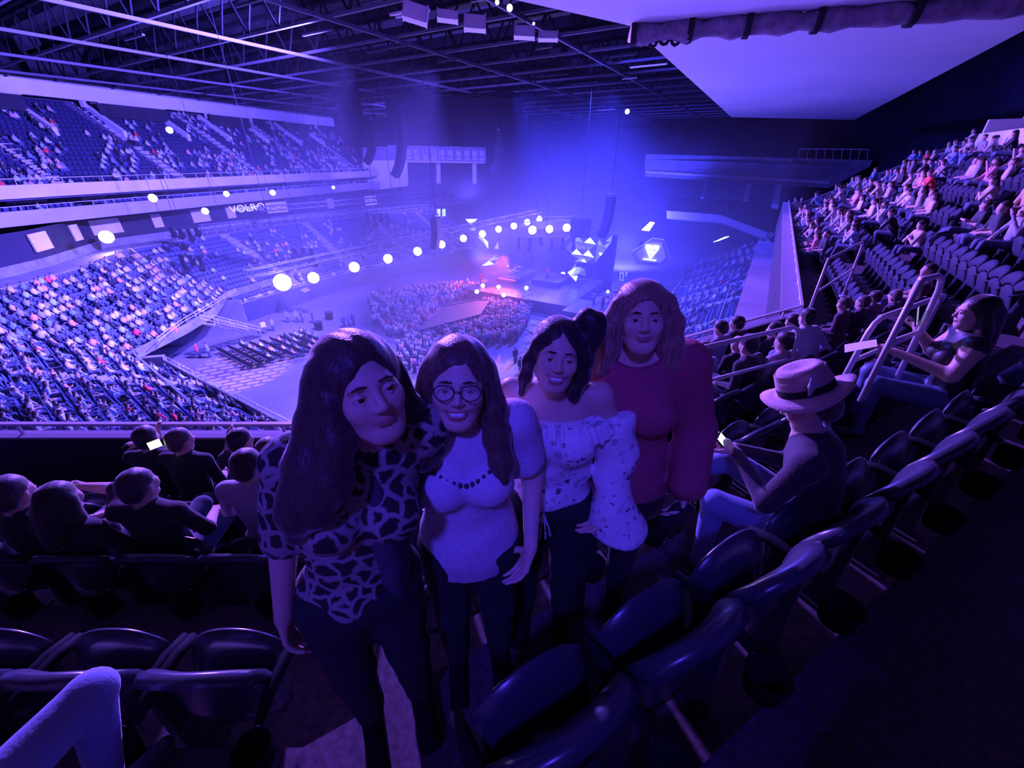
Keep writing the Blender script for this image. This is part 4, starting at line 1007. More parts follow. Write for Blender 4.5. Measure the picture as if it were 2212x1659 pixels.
for sh, tri in ((1,((365,495),(475,395),(590,525))),(0,((600,530),(725,420),(845,570))),(2,((210,630),(345,515),(335,760))),(0,((335,768),(440,665),(565,795))),(0,((575,795),(690,690),(808,845))),(2,((460,660),(590,570),(660,665))),(1,((415,930),(560,830),(545,930))),(0,((560,830),(650,948),(545,930))),(1,((880,565),(920,470),(1000,600))),(0,((880,735),(995,750),(895,870))),(1,((1065,505),(1195,380),(1170,515))),(1,((1015,600),(1170,515),(1080,640))),(2,((900,730),(1000,640),(1075,650))),(2,((345,515),(600,530),(440,665))),(2,((845,570),(600,530),(690,690))),(2,((340,790),(808,860),(650,948))),(2,((880,565),(1080,640),(830,960)))):
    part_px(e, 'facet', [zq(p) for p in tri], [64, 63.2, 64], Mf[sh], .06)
part_px(e, 'backing', [zq(p) for p in ((180,480),(330,770),(420,950),(820,980),(1180,540),(1200,380),(880,300),(360,370))], 64.8, mat('set_backing', (.10,.10,.2), .7), .3)
e = group_px('faceted_set_panel', 'small faceted white gem shape below the bright pyramids', 'stage set', (1250,590), 61)
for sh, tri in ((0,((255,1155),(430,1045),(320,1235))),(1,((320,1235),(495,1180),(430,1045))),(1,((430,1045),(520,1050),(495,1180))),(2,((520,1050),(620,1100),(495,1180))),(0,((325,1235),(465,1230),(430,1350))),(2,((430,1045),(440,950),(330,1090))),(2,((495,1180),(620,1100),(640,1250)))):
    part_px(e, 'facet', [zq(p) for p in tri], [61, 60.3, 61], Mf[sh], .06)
zr = lambda p: (850+p[0]*.1929, 380+p[1]*.1929)
e = group_px('faceted_set_panel', 'bright white angular set blade at the left of the stage', 'stage set', (1050,540), 62)
for sh, tri in ((0,((990,690),(1055,740),(1058,812))),(1,((940,680),(990,690),(1058,812))),(1,((1125,815),(1170,740),(1178,818))),(0,((990,1008),(1070,955),(1125,990))),(1,((1070,955),(1130,905),(1180,930))),(2,((1125,990),(1180,930),(1175,980))),(2,((1055,940),(1150,870),(1185,930)))):
    part_px(e, 'facet', [zr(p) for p in tri], [62, 61.4, 62], Mf[sh], .06)
e = group_px('triangle_sign', 'small lit white inverted triangle hanging left of the stage', 'sign', (1018,478), 66)
part_px(e, 'lit_face', [zr(p) for p in ((805,485),(940,483),(868,550))], 66, Mf[0], .15); part_px(e, 'frame', [zr(p) for p in ((790,478),(955,476),(870,565))], 66.3, 'steel_dark', .2)
part_px(e, 'lower_tile', [zr(p) for p in ((862,570),(920,575),(915,612),(862,612))], 66, Mf[1], .15)
for i, x in enumerate((507,565)):
    e = group_px('light_panel', '%s of two upright pale light panels left of the stage' % ('left','right')[i], 'screen', zr((x,410)), 72)
    part_px(e, 'diffuser', [zr(p) for p in ((x-19,455),(x+19,450),(x+17,370),(x-19,372))], 72, mat('panel_light%d'%i, (.8,.9,1), emit=(.45,.75,1), estr=.8), .1); part_px(e, 'frame', [zr(p) for p in ((x-23,459),(x+23,454),(x+21,366),(x-23,368))], 72.2, 'steel_dark', .2)
e = group_px('lit_sign', 'small outlined white sign behind the tallest woman, right of stage', 'sign', (1342,598), 60)
for pts in (((100,1310),(125,1310),(110,1500),(90,1500)),((90,1480),(190,1490),(185,1510),(90,1500)),((170,1310),(195,1305),(185,1500),(165,1490)),((105,1310),(190,1330),(190,1350),(105,1335)),((240,1300),(285,1295),(255,1410),(235,1410))): part_px(e, 'stroke', [zx(p) for p in pts], 60, Mf[1], .06)

# --- stage
def rz(u, n, z): return rp(u, n, z)
st = empty('stage', rz(50,-30,0)); tag(st, 'dark concert stage with low risers at the far end of the floor', 'stage'); so = Vector(st.location)
def spart(name, u0, u1, n0, n1, z0, z1, m): 
    b = [rz(u0,n0,z0),rz(u0,n1,z0),rz(u1,n1,z0),rz(u1,n0,z0)]; return MB().hexa([p-so for p in b], [p-so+Vector((0,0,z1-z0)) for p in b]).build(name, m, st)
M['stage'] = mat('stage', (.09,.09,.14), .35, noise=.3, nscale=1)
spart('deck', 47.5, 62, -36, -19, 0, 1.7, 'stage'); spart('riser', 53, 60, -33.5, -29.5, 1.7, 2.7, 'stage'); spart('riser', 54.5, 60, -28, -23.5, 1.7, 2.5, 'stage'); spart('wing', 44.5, 50, -18.5, -12.5, 0, 2.1, 'stage')
spart('backdrop', 63, 63.5, -37, -18, 0, 8.5, 'black_cloth'); spart('edge_trim', 47.4, 47.5, -36, -19, 1.6, 1.72, 'steel'); spart('riser_light', 52.9, 53, -33, -30, 2.3, 2.45, mat('red_strip', (.8,.1,.05), emit=(1,.12,.12), estr=1.2)); 
for i in range(6): spart('backdrop_pleat', 62.6, 62.9, -35.5+3*i, -34.6+3*i, 1.7, 8.0, 'black_cloth')
rw = empty('runway', atz(960,690,0)); tag(rw, 'dark wedge-shaped runway jutting from the stage into the crowd', 'stage'); ro = Vector(rw.location)
RW = [atz(x,y,1.5) for x,y in ((904,715),(954,664),(1031,648),(1057,649),(1038,680))]
MB().hexa([(p.x-ro.x,p.y-ro.y,0) for p in RW], [(p.x-ro.x,p.y-ro.y,1.5) for p in RW]).build('platform', mat('runway', (.045,.045,.08), .6), rw)
for a, b in zip(RW, RW[1:]+RW[:1]): MB().bar(a-ro+Vector((0,0,.06)), b-ro+Vector((0,0,.06)), .14).build('edge_trim', 'steel', rw)
# instruments: drum kit, keyboards, monitors, performers in red light
dk = empty('drum_kit', rz(55,-31.5,2.7)); tag(dk, 'drum kit lit red on the stage riser', 'drum kit')
for nm, q, r_, h_ in (('bass_drum',(0,0,.3),.42,.5),('snare_drum',(.6,-.2,.6),.22,.18),('floor_tom',(-.7,-.1,.4),.3,.5),('tom',(.2,-.2,.95),.2,.25)): MB().cyl(q, r_, h_, 12, axis=(0,1,.1) if nm == 'bass_drum' else None).build(nm, 'fascia', dk)
for q in ((.9,0,1.2),(-.9,.1,1.3)): MB().cyl(q, .32, .02, 12, axis=(.2,0,1)).build('cymbal', 'rail', dk); 
for i, (x, y, lab) in enumerate(((1043,617,'small bright footlight on the left stage corner'),(1030,630,'bright white footlight left of the stage'),(1077,620,'bright footlight on the stage centre left'),(1088,637,'glowing footlight at the front of the stage'),(1137,622,'white footlight beside the drum riser'),(1216,593,'upper of two bright round lamps under the gem shape'),(1224,604,'lower of two bright round lamps under the gem shape'),(1313,630,'small white desk lamp right of the stage'))):
    glow('footlight', lab, 'stage light', (x,y), 2.0, .32 if i < 5 else (.42 if i < 7 else .25), 'screen_white')
# standing people: performers, crew and the crowd in front of the stage
def standing():
    mb = MB(); T = []
    for q in (-1,1):
        mb.hexa([(q*.09-.06,-.08,0),(q*.09+.06,-.08,0),(q*.09+.06,.14,0),(q*.09-.06,.14,0)], [(q*.09-.075,-.08,.85),(q*.09+.075,-.08,.85),(q*.09+.075,.08,.85),(q*.09-.075,.08,.85)]); T += [(.10,.10,.16,1)]*8
        mb.hexa([(q*.25-.045,-.05,.78),(q*.25+.045,-.05,.78),(q*.25+.045,.09,.78),(q*.25-.045,.09,.78)], [(q*.22-.05,-.06,1.42),(q*.22+.05,-.06,1.42),(q*.22+.05,.06,1.42),(q*.22-.05,.06,1.42)]); T += [(0,0,0,0)]*4+[(0,0,0,0)]*4
    mb.hexa([(-.17,-.10,.82),(.17,-.10,.82),(.17,.10,.82),(-.17,.10,.82)], [(-.22,-.09,1.42),(.22,-.09,1.42),(.20,.09,1.42),(-.20,.09,1.42)]); T += [(0,0,0,0)]*8
    mb.tube([(0,0,1.42),(0,0,1.52),(0,.01,1.64),(0,0,1.74)], [.06,.085,.095,.05], 6); T += [(.60,.42,.34,1)]*12+[(.08,.05,.04,1)]*12
    return mb, T
SP_, ST_ = standing()
def inside(p, poly):
    c = False
    for (x1,y1),(x2,y2) in zip(poly, poly[1:]+poly[:1]):
        if (y1 > p[1]) != (y2 > p[1]) and p[0] < (x2-x1)*(p[1]-y1)/(y2-y1)+x1: c = not c
    return c
def fill(poly_px, n, z=0, seed=1, gap=.55):
    r_ = random.Random(seed); P = [tuple(atz(x,y,z).xy) for x,y in poly_px]; xs, ys = [p[0] for p in P], [p[1] for p in P]; out = []; tries = 0
    while len(out) < n and tries < n*60:
        tries += 1; q = (r_.uniform(min(xs),max(xs)), r_.uniform(min(ys),max(ys)))
        if inside(q, P) and all((q[0]-o[0])**2+(q[1]-o[1])**2 > gap*gap for o in out): out.append(q)
    return out
pit = fill([(795,650),(905,632),(1010,622),(1042,640),(950,664),(900,716),(868,748),(812,712)], 260, 0, 4)+fill([(1045,657),(1150,650),(1142,700),(1112,742),(1035,748),(905,775),(868,760),(906,722),(1038,686)], 300, 0, 5)+fill([(860,760),(1000,755),(960,800),(870,810)], 50, 0, 6, .8)+fill([(1240,690),(1320,660),(1330,720),(1290,760)], 60, 0, 7, .8)
RWp = [tuple(q.xy) for q in RW]; pit = [q for q in pit if not inside(q, RWp)]
stand_inst = [((x, y, 0, cr.uniform(-.4,.4)-R(30), cr.uniform(.92,1.08)), PALETTE[cr.choices(range(len(PALETTE)), PW)[0]][1]) for x, y in pit]
# folding chairs set out on the floor
P0, P1, P2 = atz(476,765,0), atz(517,787,0), atz(495,758,0); rd_ = (P1-P0).normalized(); rs = (P2-P0); cd = Vector((-rd_.y, rd_.x, 0)); 
cm = MB(); cm.box((0,.2,.44),(.44,.42,.05)); cm.hexa([(-.21,-.03,.5),(.21,-.03,.5),(.21,.0,.5),(-.21,.0,.5)],[(-.2,-.1,.86),(.2,-.1,.86),(.2,-.07,.86),(-.2,-.07,.86)])
for sx in (-.19,.19): cm.bar((sx,.38,0),(sx,-.05,.6),.03); cm.bar((sx,-.05,0),(sx,.36,.44),.03)
cme = cm.mesh('folding_chair'); cme.materials.append(M['black'])
step = rs.dot(cd); fsit = []
if step < 0: cd = -cd; step = -step
for rI in range(9):
    for k in range(11):
        p = P0+cd*(step*1.02*rI)+rd_*(.62*k+.35*rI)
        o = link_mesh('folding_chair', cme, None); o.location = p; o.rotation_euler.z = math.atan2(U.y,U.x)-math.pi/2
        tag(o, 'black folding chair on the floor, %s of the %s row of chairs' % (ORD[k], ORD[rI]), 'chair', 'folding chairs on the arena floor')
        if cr.random() < .14+.045*rI and rI > 1: fsit.append(((p.x,p.y,0,o.rotation_euler.z,1.0), PALETTE[cr.choices(range(len(PALETTE)), PW)[0]][1]))
# individual figures that stand clear of the crowd
sm = SP_.mesh('person'); at = sm.color_attributes.new('Col','FLOAT_COLOR','POINT'); at.data.foreach_set('color', np.array(ST_, np.float32).ravel()); sm.materials.append(M['people'])
for i, (x, y, c, lab) in enumerate(((1113,783,(.02,.02,.03),'person in black standing on the bright floor, farther of two'),(1124,805,(.02,.02,.03),'person in black walking on the bright floor, nearer of two'),(574,720,(.85,.8,.8),'person in a white top standing by the floor chairs'),(592,715,(.3,.3,.35),'person in grey standing beside the white-topped one'),(624,697,(.3,.3,.35),'person in grey by the drape, leftmost of three'),(644,697,(.35,.33,.4),'person in grey by the drape, middle of three'),(656,697,(.2,.2,.25),'person by the drape, rightmost of three'),(678,698,(.06,.06,.08),'dark figure beside the bins on the floor'),(432,772,(.9,.08,.08),'person in a red top at the tunnel mouth'),(455,772,(.3,.3,.4),'person in grey walking out of the tunnel'),(745,708,(.1,.1,.2),'dark figure on the open floor, left of three'),(755,706,(.15,.15,.25),'dark figure on the open floor, middle of three'),(765,703,(.1,.1,.2),'dark figure on the open floor, right of three'),(1240,715,(.1,.1,.2),'dark figure at the barrier right of the stage'))):
    o = link_mesh('person', sm, None); o.location = atz(x,y,0); o.rotation_euler.z = cr.uniform(0,6); o.color = (*c,1); tag(o, lab, 'person')
for i, (u,n,z,c,lab) in enumerate(((51,-35,1.7,(.75,.12,.08),'performer with a hat lit red at the left stage corner'),(56,-26,2.5,(.7,.1,.08),'performer lit red on the right riser'),(55.6,-31.4,2.7,(.6,.1,.1),'drummer lit red behind the drum kit'),(49,-16,2.1,(.3,.3,.5),'figure standing on the stage wing'),(48,-14.5,2.1,(.3,.3,.5),'second figure on the stage wing by the railing'))):  # red stage light is put into the performers' own colour
    o = link_mesh('person', sm, None); o.location = rz(u,n,z); o.rotation_euler.z = cr.uniform(0,6); o.color = (*c,1); tag(o, lab, 'person')
for i, (x,y) in enumerate(((690,712),(713,690))):
    p = atz(x,y,0); e = empty('bin', p); tag(e, '%s dark waste bin on the floor by the drape' % ('larger nearer','smaller farther')[i], 'bin'); MB().cyl((0,0,.5), .42, 1.0, 12, r2=.5).build('body', 'black', e); MB().cyl((0,0,1.02), .53, .06, 12).build('rim', 'steel_dark', e)
# steps from the seats down to the floor beside the tunnel
a, b = atz(452,700,3.6), atz(552,722,.3); e = empty('metal_stairs', (b.x,b.y,0)); tag(e, 'metal stairs with rails from the stand down beside the tunnel', 'stairs'); bo = Vector((b.x,b.y,0)); d = b-a; sd = Vector((-d.y,d.x,0)).normalized()
for k in range(10): MB().box(a+d*(k/9)-bo, (.35,1.5,.06), math.atan2(d.y,d.x)).build('tread', 'step', e)
for q in (-.75,.75):
    MB().bar(a+sd*q-bo, b+sd*q-bo, .08,.22).build('stringer', 'steel', e)
    for hh in (.55,1.0): MB().tube([a+sd*q-bo+Vector((0,0,hh)), b+sd*q-bo+Vector((0,0,hh))], .035, 5).build('handrail', 'rail', e)
    for k in range(0,10,3): MB().tube([a+d*(k/9)+sd*q-bo, a+d*(k/9)+sd*q-bo+Vector((0,0,1.0))], .03, 5).build('rail_post', 'rail', e)
# rails, aisle steps and barriers of the lower bowl
def aisle_steps(name, path, s, k0, k1, zf, bf0, tread, rise, w, label, m='step'):
    e = empty(name, (0,0,0)); tag(e, label, kind='structure'); L0 = plen(path)
    me = MB().box((0,0,0),(w,tread*.5,rise*.5)).mesh('step'); me.materials.append(M[m])
    P_, t = along(path, s); n_ = Vector((t.y,-t.x))
    for k in range(k0, k1):
        for hf in (0, 1):
            q = Vector((P_[0],P_[1]))+n_*(bf0+tread*k+tread*(.25+.5*hf)); o = link_mesh('step', me, None, e); o.location = (q.x,q.y, zf(k)+rise*(.25+.5*hf)-rise*.22); o.rotation_euler.z = math.atan2(t.y,t.x)
    return e
def aisle_steps_up(s, label):
    e = empty('aisle_steps', (0,0,0)); tag(e, label, kind='structure'); me = MB().box((0,0,0),(1.25,LT*.5,LR_*.5)).mesh('step'); me.materials.append(M['step'])
    acc = 0
    for j, (a, b) in enumerate(zip(LB_up, LB_up[1:])):
        L = (Vector(b)-Vector(a)).length
        if s <= acc+L: break
        acc += L
    if nmU[j] == 'lower_corner': return bpy.data.objects.remove(e)
    f = (s-acc)/L; k0 = KC if j in (len(LB_left)-1, len(LB_left), len(LB_left)+1) else 0
    for k in range(k0, LN):
        for hf in (0,1):
            pk = offset_var(LB_up, SH_up, .15+LT*k+LT*(.25+.5*hf)); q = pk[j]+(pk[j+1]-pk[j])*f; t = (pk[j+1]-pk[j])
            o = link_mesh('step', me, None, e); o.location = (q.x,q.y,low_z(k)+LR_*(.25+.5*hf)-LR_*.22); o.rotation_euler.z = math.atan2(t.y,t.x)
L0 = plen(LB_up); s = 11-5.2
while s < L0: aisle_steps_up(s+.65, 'pale aisle steps up the lower bowl'); s += 11
s = 7.5-2
while s < plen(LB_right): aisle_steps('aisle_steps', LB_right, s+.65, 0, LN, low_z, .15, LT, LR_, 1.25, 'aisle steps of the lower bowl at right'); s += 7.5
s = 13.6-4.5
while s < plen(LU): aisle_steps('aisle_steps', LU, s+.65, 0, UN, up_z, .5, UT, UR, 1.3, 'pale aisle steps up the far upper deck'); s += 13.6
for k, lab in ((6,'upper'),(9,'lower')):
    rail_along('guard_rail', '%s guard rail across the near lower bowl' % lab, offset_path(LB_near, low_back(k)+.3), 1.5, 20, low_z(k), 1.0, 2.2, 'rail', True)
rail_along('guard_rail', 'pale rail along the front of the near lower bowl', offset_path(LB_near,.05), .5, plen(LB_near)-1, 2.5, .45, 2.5)
rail_along('guard_rail', 'pale rail along the front of the far lower bowl', offset_path(LB_left,.05), .5, plen(LB_left)-1, 2.5, .35, 3)
rail_along('guard_rail', 'rail around the top of the corner tunnel', offset_path(LB_cor,.08), .3, plen(LB_cor)-.3, low_z(KC)+.55, .55, 1.5, 'rail', True)
for j, (k, s0, s1) in enumerate(((3,14,19),(3,21.5,26.5),(7,14,19),(7,21.5,26.5),(11,14,19),(11,21.5,26.5),(7,29,34),(11,29,34),(14,21.5,26.5),(14,29,34),(3,29,34))):
    rail_along('aisle_rail', 'low guard rail, %s of those across the seats of the right lower bowl' % ORD[j], offset_path(LB_right, low_back(k)+.1), s0, s1, low_z(k), 1.0, 1.6, 'rail', True)
e = rail_along('guard_rail', 'pale rail along the concourse above the far lower bowl', offset_path(LB_left, LT*LN+.6), 1, plen(LB_left)+2, low_z(LN), .9, 1.4, 'fascia', False)
# far spectators that are too many to count singly
allf = FAR+fsit
o1 = merge_instances('distant_spectators', FP, [f[0] for f in allf], 'people', [f[1] for f in allf], FT)
o2 = merge_instances('standing_crowd', SP_, [f[0] for f in stand_inst], 'people', [f[1] for f in stand_inst], ST_)
tag(o1, 'hundreds of seated spectators scattered through the far stands', 'crowd', kind='stuff'); tag(o2, 'dense standing crowd packed around the runway and stage', 'crowd', kind='stuff')
# red light on the crowd nearest the stage
spot('red_stage_light', rz(52,-31,6.5), rz(45,-30,0), 20000, (1,.14,.08), 75, .6, .3)
spot('red_stage_light_side', rz(54,-34,6), rz(50,-40,0), 11000, (1,.14,.10), 70, .6, .3)
# patterned (gobo) lamp over the floor chairs and bright pool on the open floor
g = spot('gobo_light', (-22,24,22), tuple(atz(522,800,0)), 50000, (.9,.42,1), 22, .3, .02)
spot('floor_pool_light', (6,46,18), tuple(atz(1095,800,0)), 16000, (.75,.55,1), 13, .8, .3)
g.data.use_nodes = True; nt = g.data.node_tree; em = next(n for n in nt.nodes if n.type == 'EMISSION')
tc = nt.nodes.new('ShaderNodeTexCoord'); sx = nt.nodes.new('ShaderNodeSeparateXYZ'); nt.links.new(tc.outputs['Normal'], sx.inputs[0])
def mth(op, a, b):
    n = nt.nodes.new('ShaderNodeMath'); n.operation = op
    for i, q in enumerate((a, b)):
        if hasattr(q, 'links'): nt.links.new(q, n.inputs[i])
        else: n.inputs[i].default_value = q
    return n.outputs[0]
cb = nt.nodes.new('ShaderNodeCombineXYZ'); nt.links.new(mth('DIVIDE', sx.outputs[0], sx.outputs[2]), cb.inputs[0]); nt.links.new(mth('DIVIDE', sx.outputs[1], sx.outputs[2]), cb.inputs[1])
bk = nt.nodes.new('ShaderNodeTexBrick'); bk.inputs['Scale'].default_value = 9; bk.inputs['Mortar Size'].default_value = .06; bk.inputs['Color1'].default_value = bk.inputs['Color2'].default_value = (1,1,1,1); bk.inputs['Mortar'].default_value = (0,0,0,1)
nt.links.new(cb.outputs[0], bk.inputs['Vector']); nt.links.new(mth('MULTIPLY', bk.outputs['Color'], 1.0), em.inputs['Strength'])

# ================================================================== THE PEOPLE NEAR THE CAMERA
def eye_mat():
    m = bpy.data.materials.new('eyeball'); m.use_nodes = True; nt = m.node_tree; b = nt.nodes['Principled BSDF']; b.inputs['Roughness'].default_value = .12
    tc = nt.nodes.new('ShaderNodeTexCoord'); gr = nt.nodes.new('ShaderNodeVectorMath'); gr.operation = 'DISTANCE'; gr.inputs[1].default_value = (0,-.0122,0)
    nt.links.new(tc.outputs['Object'], gr.inputs[0]); rp_ = nt.nodes.new('ShaderNodeValToRGB'); e = rp_.color_ramp; e.interpolation = 'CONSTANT'
    e.elements[0].position = 0; e.elements[0].color = (.005,.005,.005,1); e.elements[1].position = .0028; e.elements[1].color = (.09,.05,.03,1); q = e.elements.new(.0058); q.color = (.78,.74,.72,1)
    nt.links.new(gr.outputs['Value'], rp_.inputs[0]); nt.links.new(rp_.outputs[0], b.inputs['Base Color']); M['eyeball'] = m
eye_mat()
def pattern_mat(name, base, spot_, scale, kind):
    m = mat(name, base, .9, bump=.2, nscale=70); nt = m.node_tree; b = nt.nodes['Principled BSDF']; tc = nt.nodes.new('ShaderNodeTexCoord')
    rp_ = nt.nodes.new('ShaderNodeValToRGB'); e = rp_.color_ramp
    if kind == 'leopard':
        n = nt.nodes.new('ShaderNodeTexNoise'); n.inputs['Scale'].default_value = 22; n.inputs['Detail'].default_value = 2
        mx = nt.nodes.new('ShaderNodeMix'); mx.data_type = 'VECTOR'; mx.inputs[0].default_value = .035; nt.links.new(tc.outputs['Object'], mx.inputs[4]); nt.links.new(n.outputs['Color'], mx.inputs[5]); nt.links.new(tc.outputs['Object'], n.inputs['Vector'])
        v = nt.nodes.new('ShaderNodeTexVoronoi'); v.feature = 'DISTANCE_TO_EDGE'; v.inputs['Scale'].default_value = scale; nt.links.new(mx.outputs[1], v.inputs['Vector'])
        e.elements[0].position = .085; e.elements[0].color = (*base,1); e.elements[1].position = .16; e.elements[1].color = (*spot_,1); nt.links.new(v.outputs['Distance'], rp_.inputs[0])
    else:
        n = nt.nodes.new('ShaderNodeTexNoise'); n.inputs['Scale'].default_value = scale; n.inputs['Detail'].default_value = 3; n.inputs['Roughness'].default_value = .55; nt.links.new(tc.outputs['Object'], n.inputs['Vector'])
        e.elements[0].position = .33; e.elements[0].color = (*spot_,1); e.elements[1].position = .385; e.elements[1].color = (*base,1); q = e.elements.new(.60); q.color = (*base,1); q = e.elements.new(.66); q.color = tuple(.5*base[i]+.5*spot_[i] for i in range(3))+(1,)
        nt.links.new(n.outputs['Fac'], rp_.inputs[0])
    nt.links.new(rp_.outputs[0], b.inputs['Base Color']); M[name] = m
pattern_mat('leopard', (.30,.25,.27), (.022,.016,.02), 21, 'leopard'); pattern_mat('floral', (.74,.70,.78), (.12,.09,.16), 24, 'floral')
def cloth_mat(name, c, **k): M[name] = mat(name, c, .92, bump=.2, nscale=80, noise=.15, **k)
cloth_mat('maroon_knit', (.42,.07,.13)); cloth_mat('lavender_knit', (.62,.52,.72)); cloth_mat('black_trousers', (.018,.018,.026)); cloth_mat('cardigan', (.06,.05,.09)); cloth_mat('denim', (.10,.16,.34)); cloth_mat('pale_shirt', (.55,.52,.6)); cloth_mat('straw', (.62,.44,.44))
SKIN, LIP = (.64,.44,.36), (.48,.20,.20)
def fold_warp(amp, f1, f2):
    return lambda X, Y, Z: amp*(np.sin(X*f1+3*np.sin(Z*9))*np.sin(Z*f2+Y*11+1.3)+.6*np.sin(Y*f1*1.3+Z*17))
def stand_J(Ht, w=.165, sway=0, lean=0):
    hip = V3((0,0,.525*Ht)); neck = V3((sway,-lean,.845*Ht))
    return dict(Ht=Ht, hip=hip, neck=neck, sl=neck+V3((w,.012,-.035)), sr=neck+V3((-w,.012,-.035)), hl=hip+V3((.088,0,-.02)), hr=hip+V3((-.088,0,-.02)))
def woman(name, label, pos, yaw, Ht, arms, head_e, f=1.0, w=.165, sway=0, lean=0, smile=.5, skin=SKIN, hs=1.0, teeth=False, brow=(.05,.03,.025), hcl=.3, head_px=None):
    """arms: (elbowL, wristL, handdirL, elbowR, wristR, handdirR) relative to the shoulder / absolute offsets"""
    J = stand_J(Ht, w, sway, lean); B = Blob(); torso(B, J, f, True, .05, 0)
    hd = J['neck']+V3((head_e[3], -.03+head_e[4], .135*hs+.01)); Rm = np.array(Euler(head_e[:3]).to_matrix())
    B.cone(J['neck']-V3((0,-.01,.04)), hd+Rm @ V3((0,.028,-.06)), .056, .050, .03, 0); head(B, hd, Rm, hs, True, .02, smile, True, 0, 1)
    fine = [((hd-.125).tolist(), (hd+.125).tolist(), .0042)]
    for i, q in ((0,1),(3,-1)):
        S = J['sl'] if q > 0 else J['sr']; E_ = S+V3(arms[i]); W_ = E_+V3(arms[i+1]); dr = unit(arms[i+2])
        B.cone(S, E_, .048*f, .038*f, .03, 0); B.cone(E_, W_, .039*f, .024, .02, 0); J['el' if q > 0 else 'er'] = E_; J['wl' if q > 0 else 'wr'] = W_
        nrm = V3((q,.25,.1)); hand(B, W_, dr, nrm, -q, .95, hcl, 0); fine.append(((W_+dr*.09-.085).tolist(), (W_+dr*.09+.085).tolist(), .0065))
        H_ = J['hl'] if q > 0 else J['hr']; K = V3((q*.095,-.01,.285*Ht)); An = V3((q*.10,.03,.05*Ht)); J['kl' if q > 0 else 'kr'] = K; J['al' if q > 0 else 'ar'] = An
        limb(B, H_, K, An, .086*f, .056, .036, .03, 0); B.cone(An+V3((0,0,-.04)), An+V3((0,-.16,-.055)), .034, .028, .02, 0)
    o = blob_obj('person', B, 'skin', None, .0125, fine, [skin, LIP]); tag(o, label, 'person'); o.location = pos; o.rotation_euler.z = yaw
    if head_px:                                        # stand where the head appears in the photograph, feet on the row
        d_ = ray(*head_px); Yh = (pos[2]+hd[2]-H)/(d_.z/d_.y); rh = Matrix.Rotation(yaw, 3, 'Z') @ Vector(hd); o.location = (Yh*d_.x/d_.y-rh.x, Yh-rh.y, pos[2])
    eyes(hd, Rm, hs, o, brow, smile, teeth); J['hd'] = hd; J['Rm'] = Rm; J['hs'] = hs
    return o, J
def trousers(o, J, f=1.0, m='black_trousers', g=.012):
    B = Blob(); Ht = J['Ht']; hip = J['hip']; B.ell(hip+V3((0,.01,-.01)), (.165*f+g,.118*f+g,.12), None, .04, 0)
    for q in 'lr': limb(B, J['h'+q], J['k'+q], J['a'+q], .090*f+g, .062+g, .046+g, .035, 0)
    B.warp(fold_warp(.003, 30, 22)); B.half(hip+V3((0,0,.09)), (0,0,1)); return blob_obj('trousers', B, m, o, .014)
def shoes(o, J, m='black'):
    for q in 'lr':
        B = Blob(); a = J['a'+q]; B.cone(a+V3((0,.02,-.05)), a+V3((0,-.17,-.058)), .044, .036, .02, 0); B.box(a+V3((0,-.06,-.088)), (.045,.15,.014), None, .012, .01, 0); blob_obj('shoe', B, m, o, .012)
def hair_strands(amp=.0035, f=95):
    return lambda X, Y, Z: amp*.45*np.sin(f*X+2.2*np.sin(Z*14+Y*6)+Y*60)+amp*.25*np.sin(170*X+Z*9+Y*110)
def hair(o, J, parts, colr, name='hair', h=.0075, cut=True, strands=.0035, colr2=None):
    hd, Rm, s = J['hd'], J['Rm'], J['hs']; B = Blob(); L = lambda p: loc(hd, Rm, V3(p)*s)
    for kind, *a in parts:
        if kind == 'ell': B.ell(L(a[0]), V3(a[1])*s, Rm, .03, 0)
        elif kind == 'ch': B.chain([L(p) for p in a[0]], [r_*s for r_ in a[1]], .025, 0, sq=a[2] if len(a) > 2 else None)
        elif kind == 'cut': B.ell(L(a[0]), V3(a[1])*s, Rm, .012, 0, 'sub')
    B.warp(hair_strands(strands)); return blob_obj(name, B, 'hair', o, h, colors=[colr])
def flyaways(o, J, n, spread, colr, seed, z0=-.05, z1=.11, name='loose_hair', side=None, length=.10, down=0):
    """a few stray locks standing off the hair, one mesh"""
    r_ = random.Random(seed); mb = MB(); hd, Rm, s = J['hd'], J['Rm'], J['hs']
    for i in range(n):
        a = r_.uniform(-.25, math.pi+.25) if side is None else r_.uniform(*side); z = r_.uniform(z0, z1); rad = spread*math.sqrt(max(.08, 1-(z/.13)**2)) if z > 0 else spread
        p = V3((rad*math.cos(a), .02+rad*1.1*math.sin(a), z)); d = unit(V3((math.cos(a), math.sin(a), r_.uniform(-.4,.8)-down))); L = length*r_.uniform(.5,1.2); pts = []
        for j in range(4): pts.append(loc(hd, Rm, (p+d*L*j/3+V3((0,0,-.25*L*(j/3)**2*(1+down))))*s))
        mb.tube(pts, [.0009,.0008,.0006,.0004], 3)
    me = mb.mesh(name); at = me.color_attributes.new('Col','FLOAT_COLOR','POINT'); at.data.foreach_set('color', np.tile(np.array((*colr,1),np.float32), len(me.vertices))); return tag(link_mesh(name, me, 'hair', o), kind='stuff')
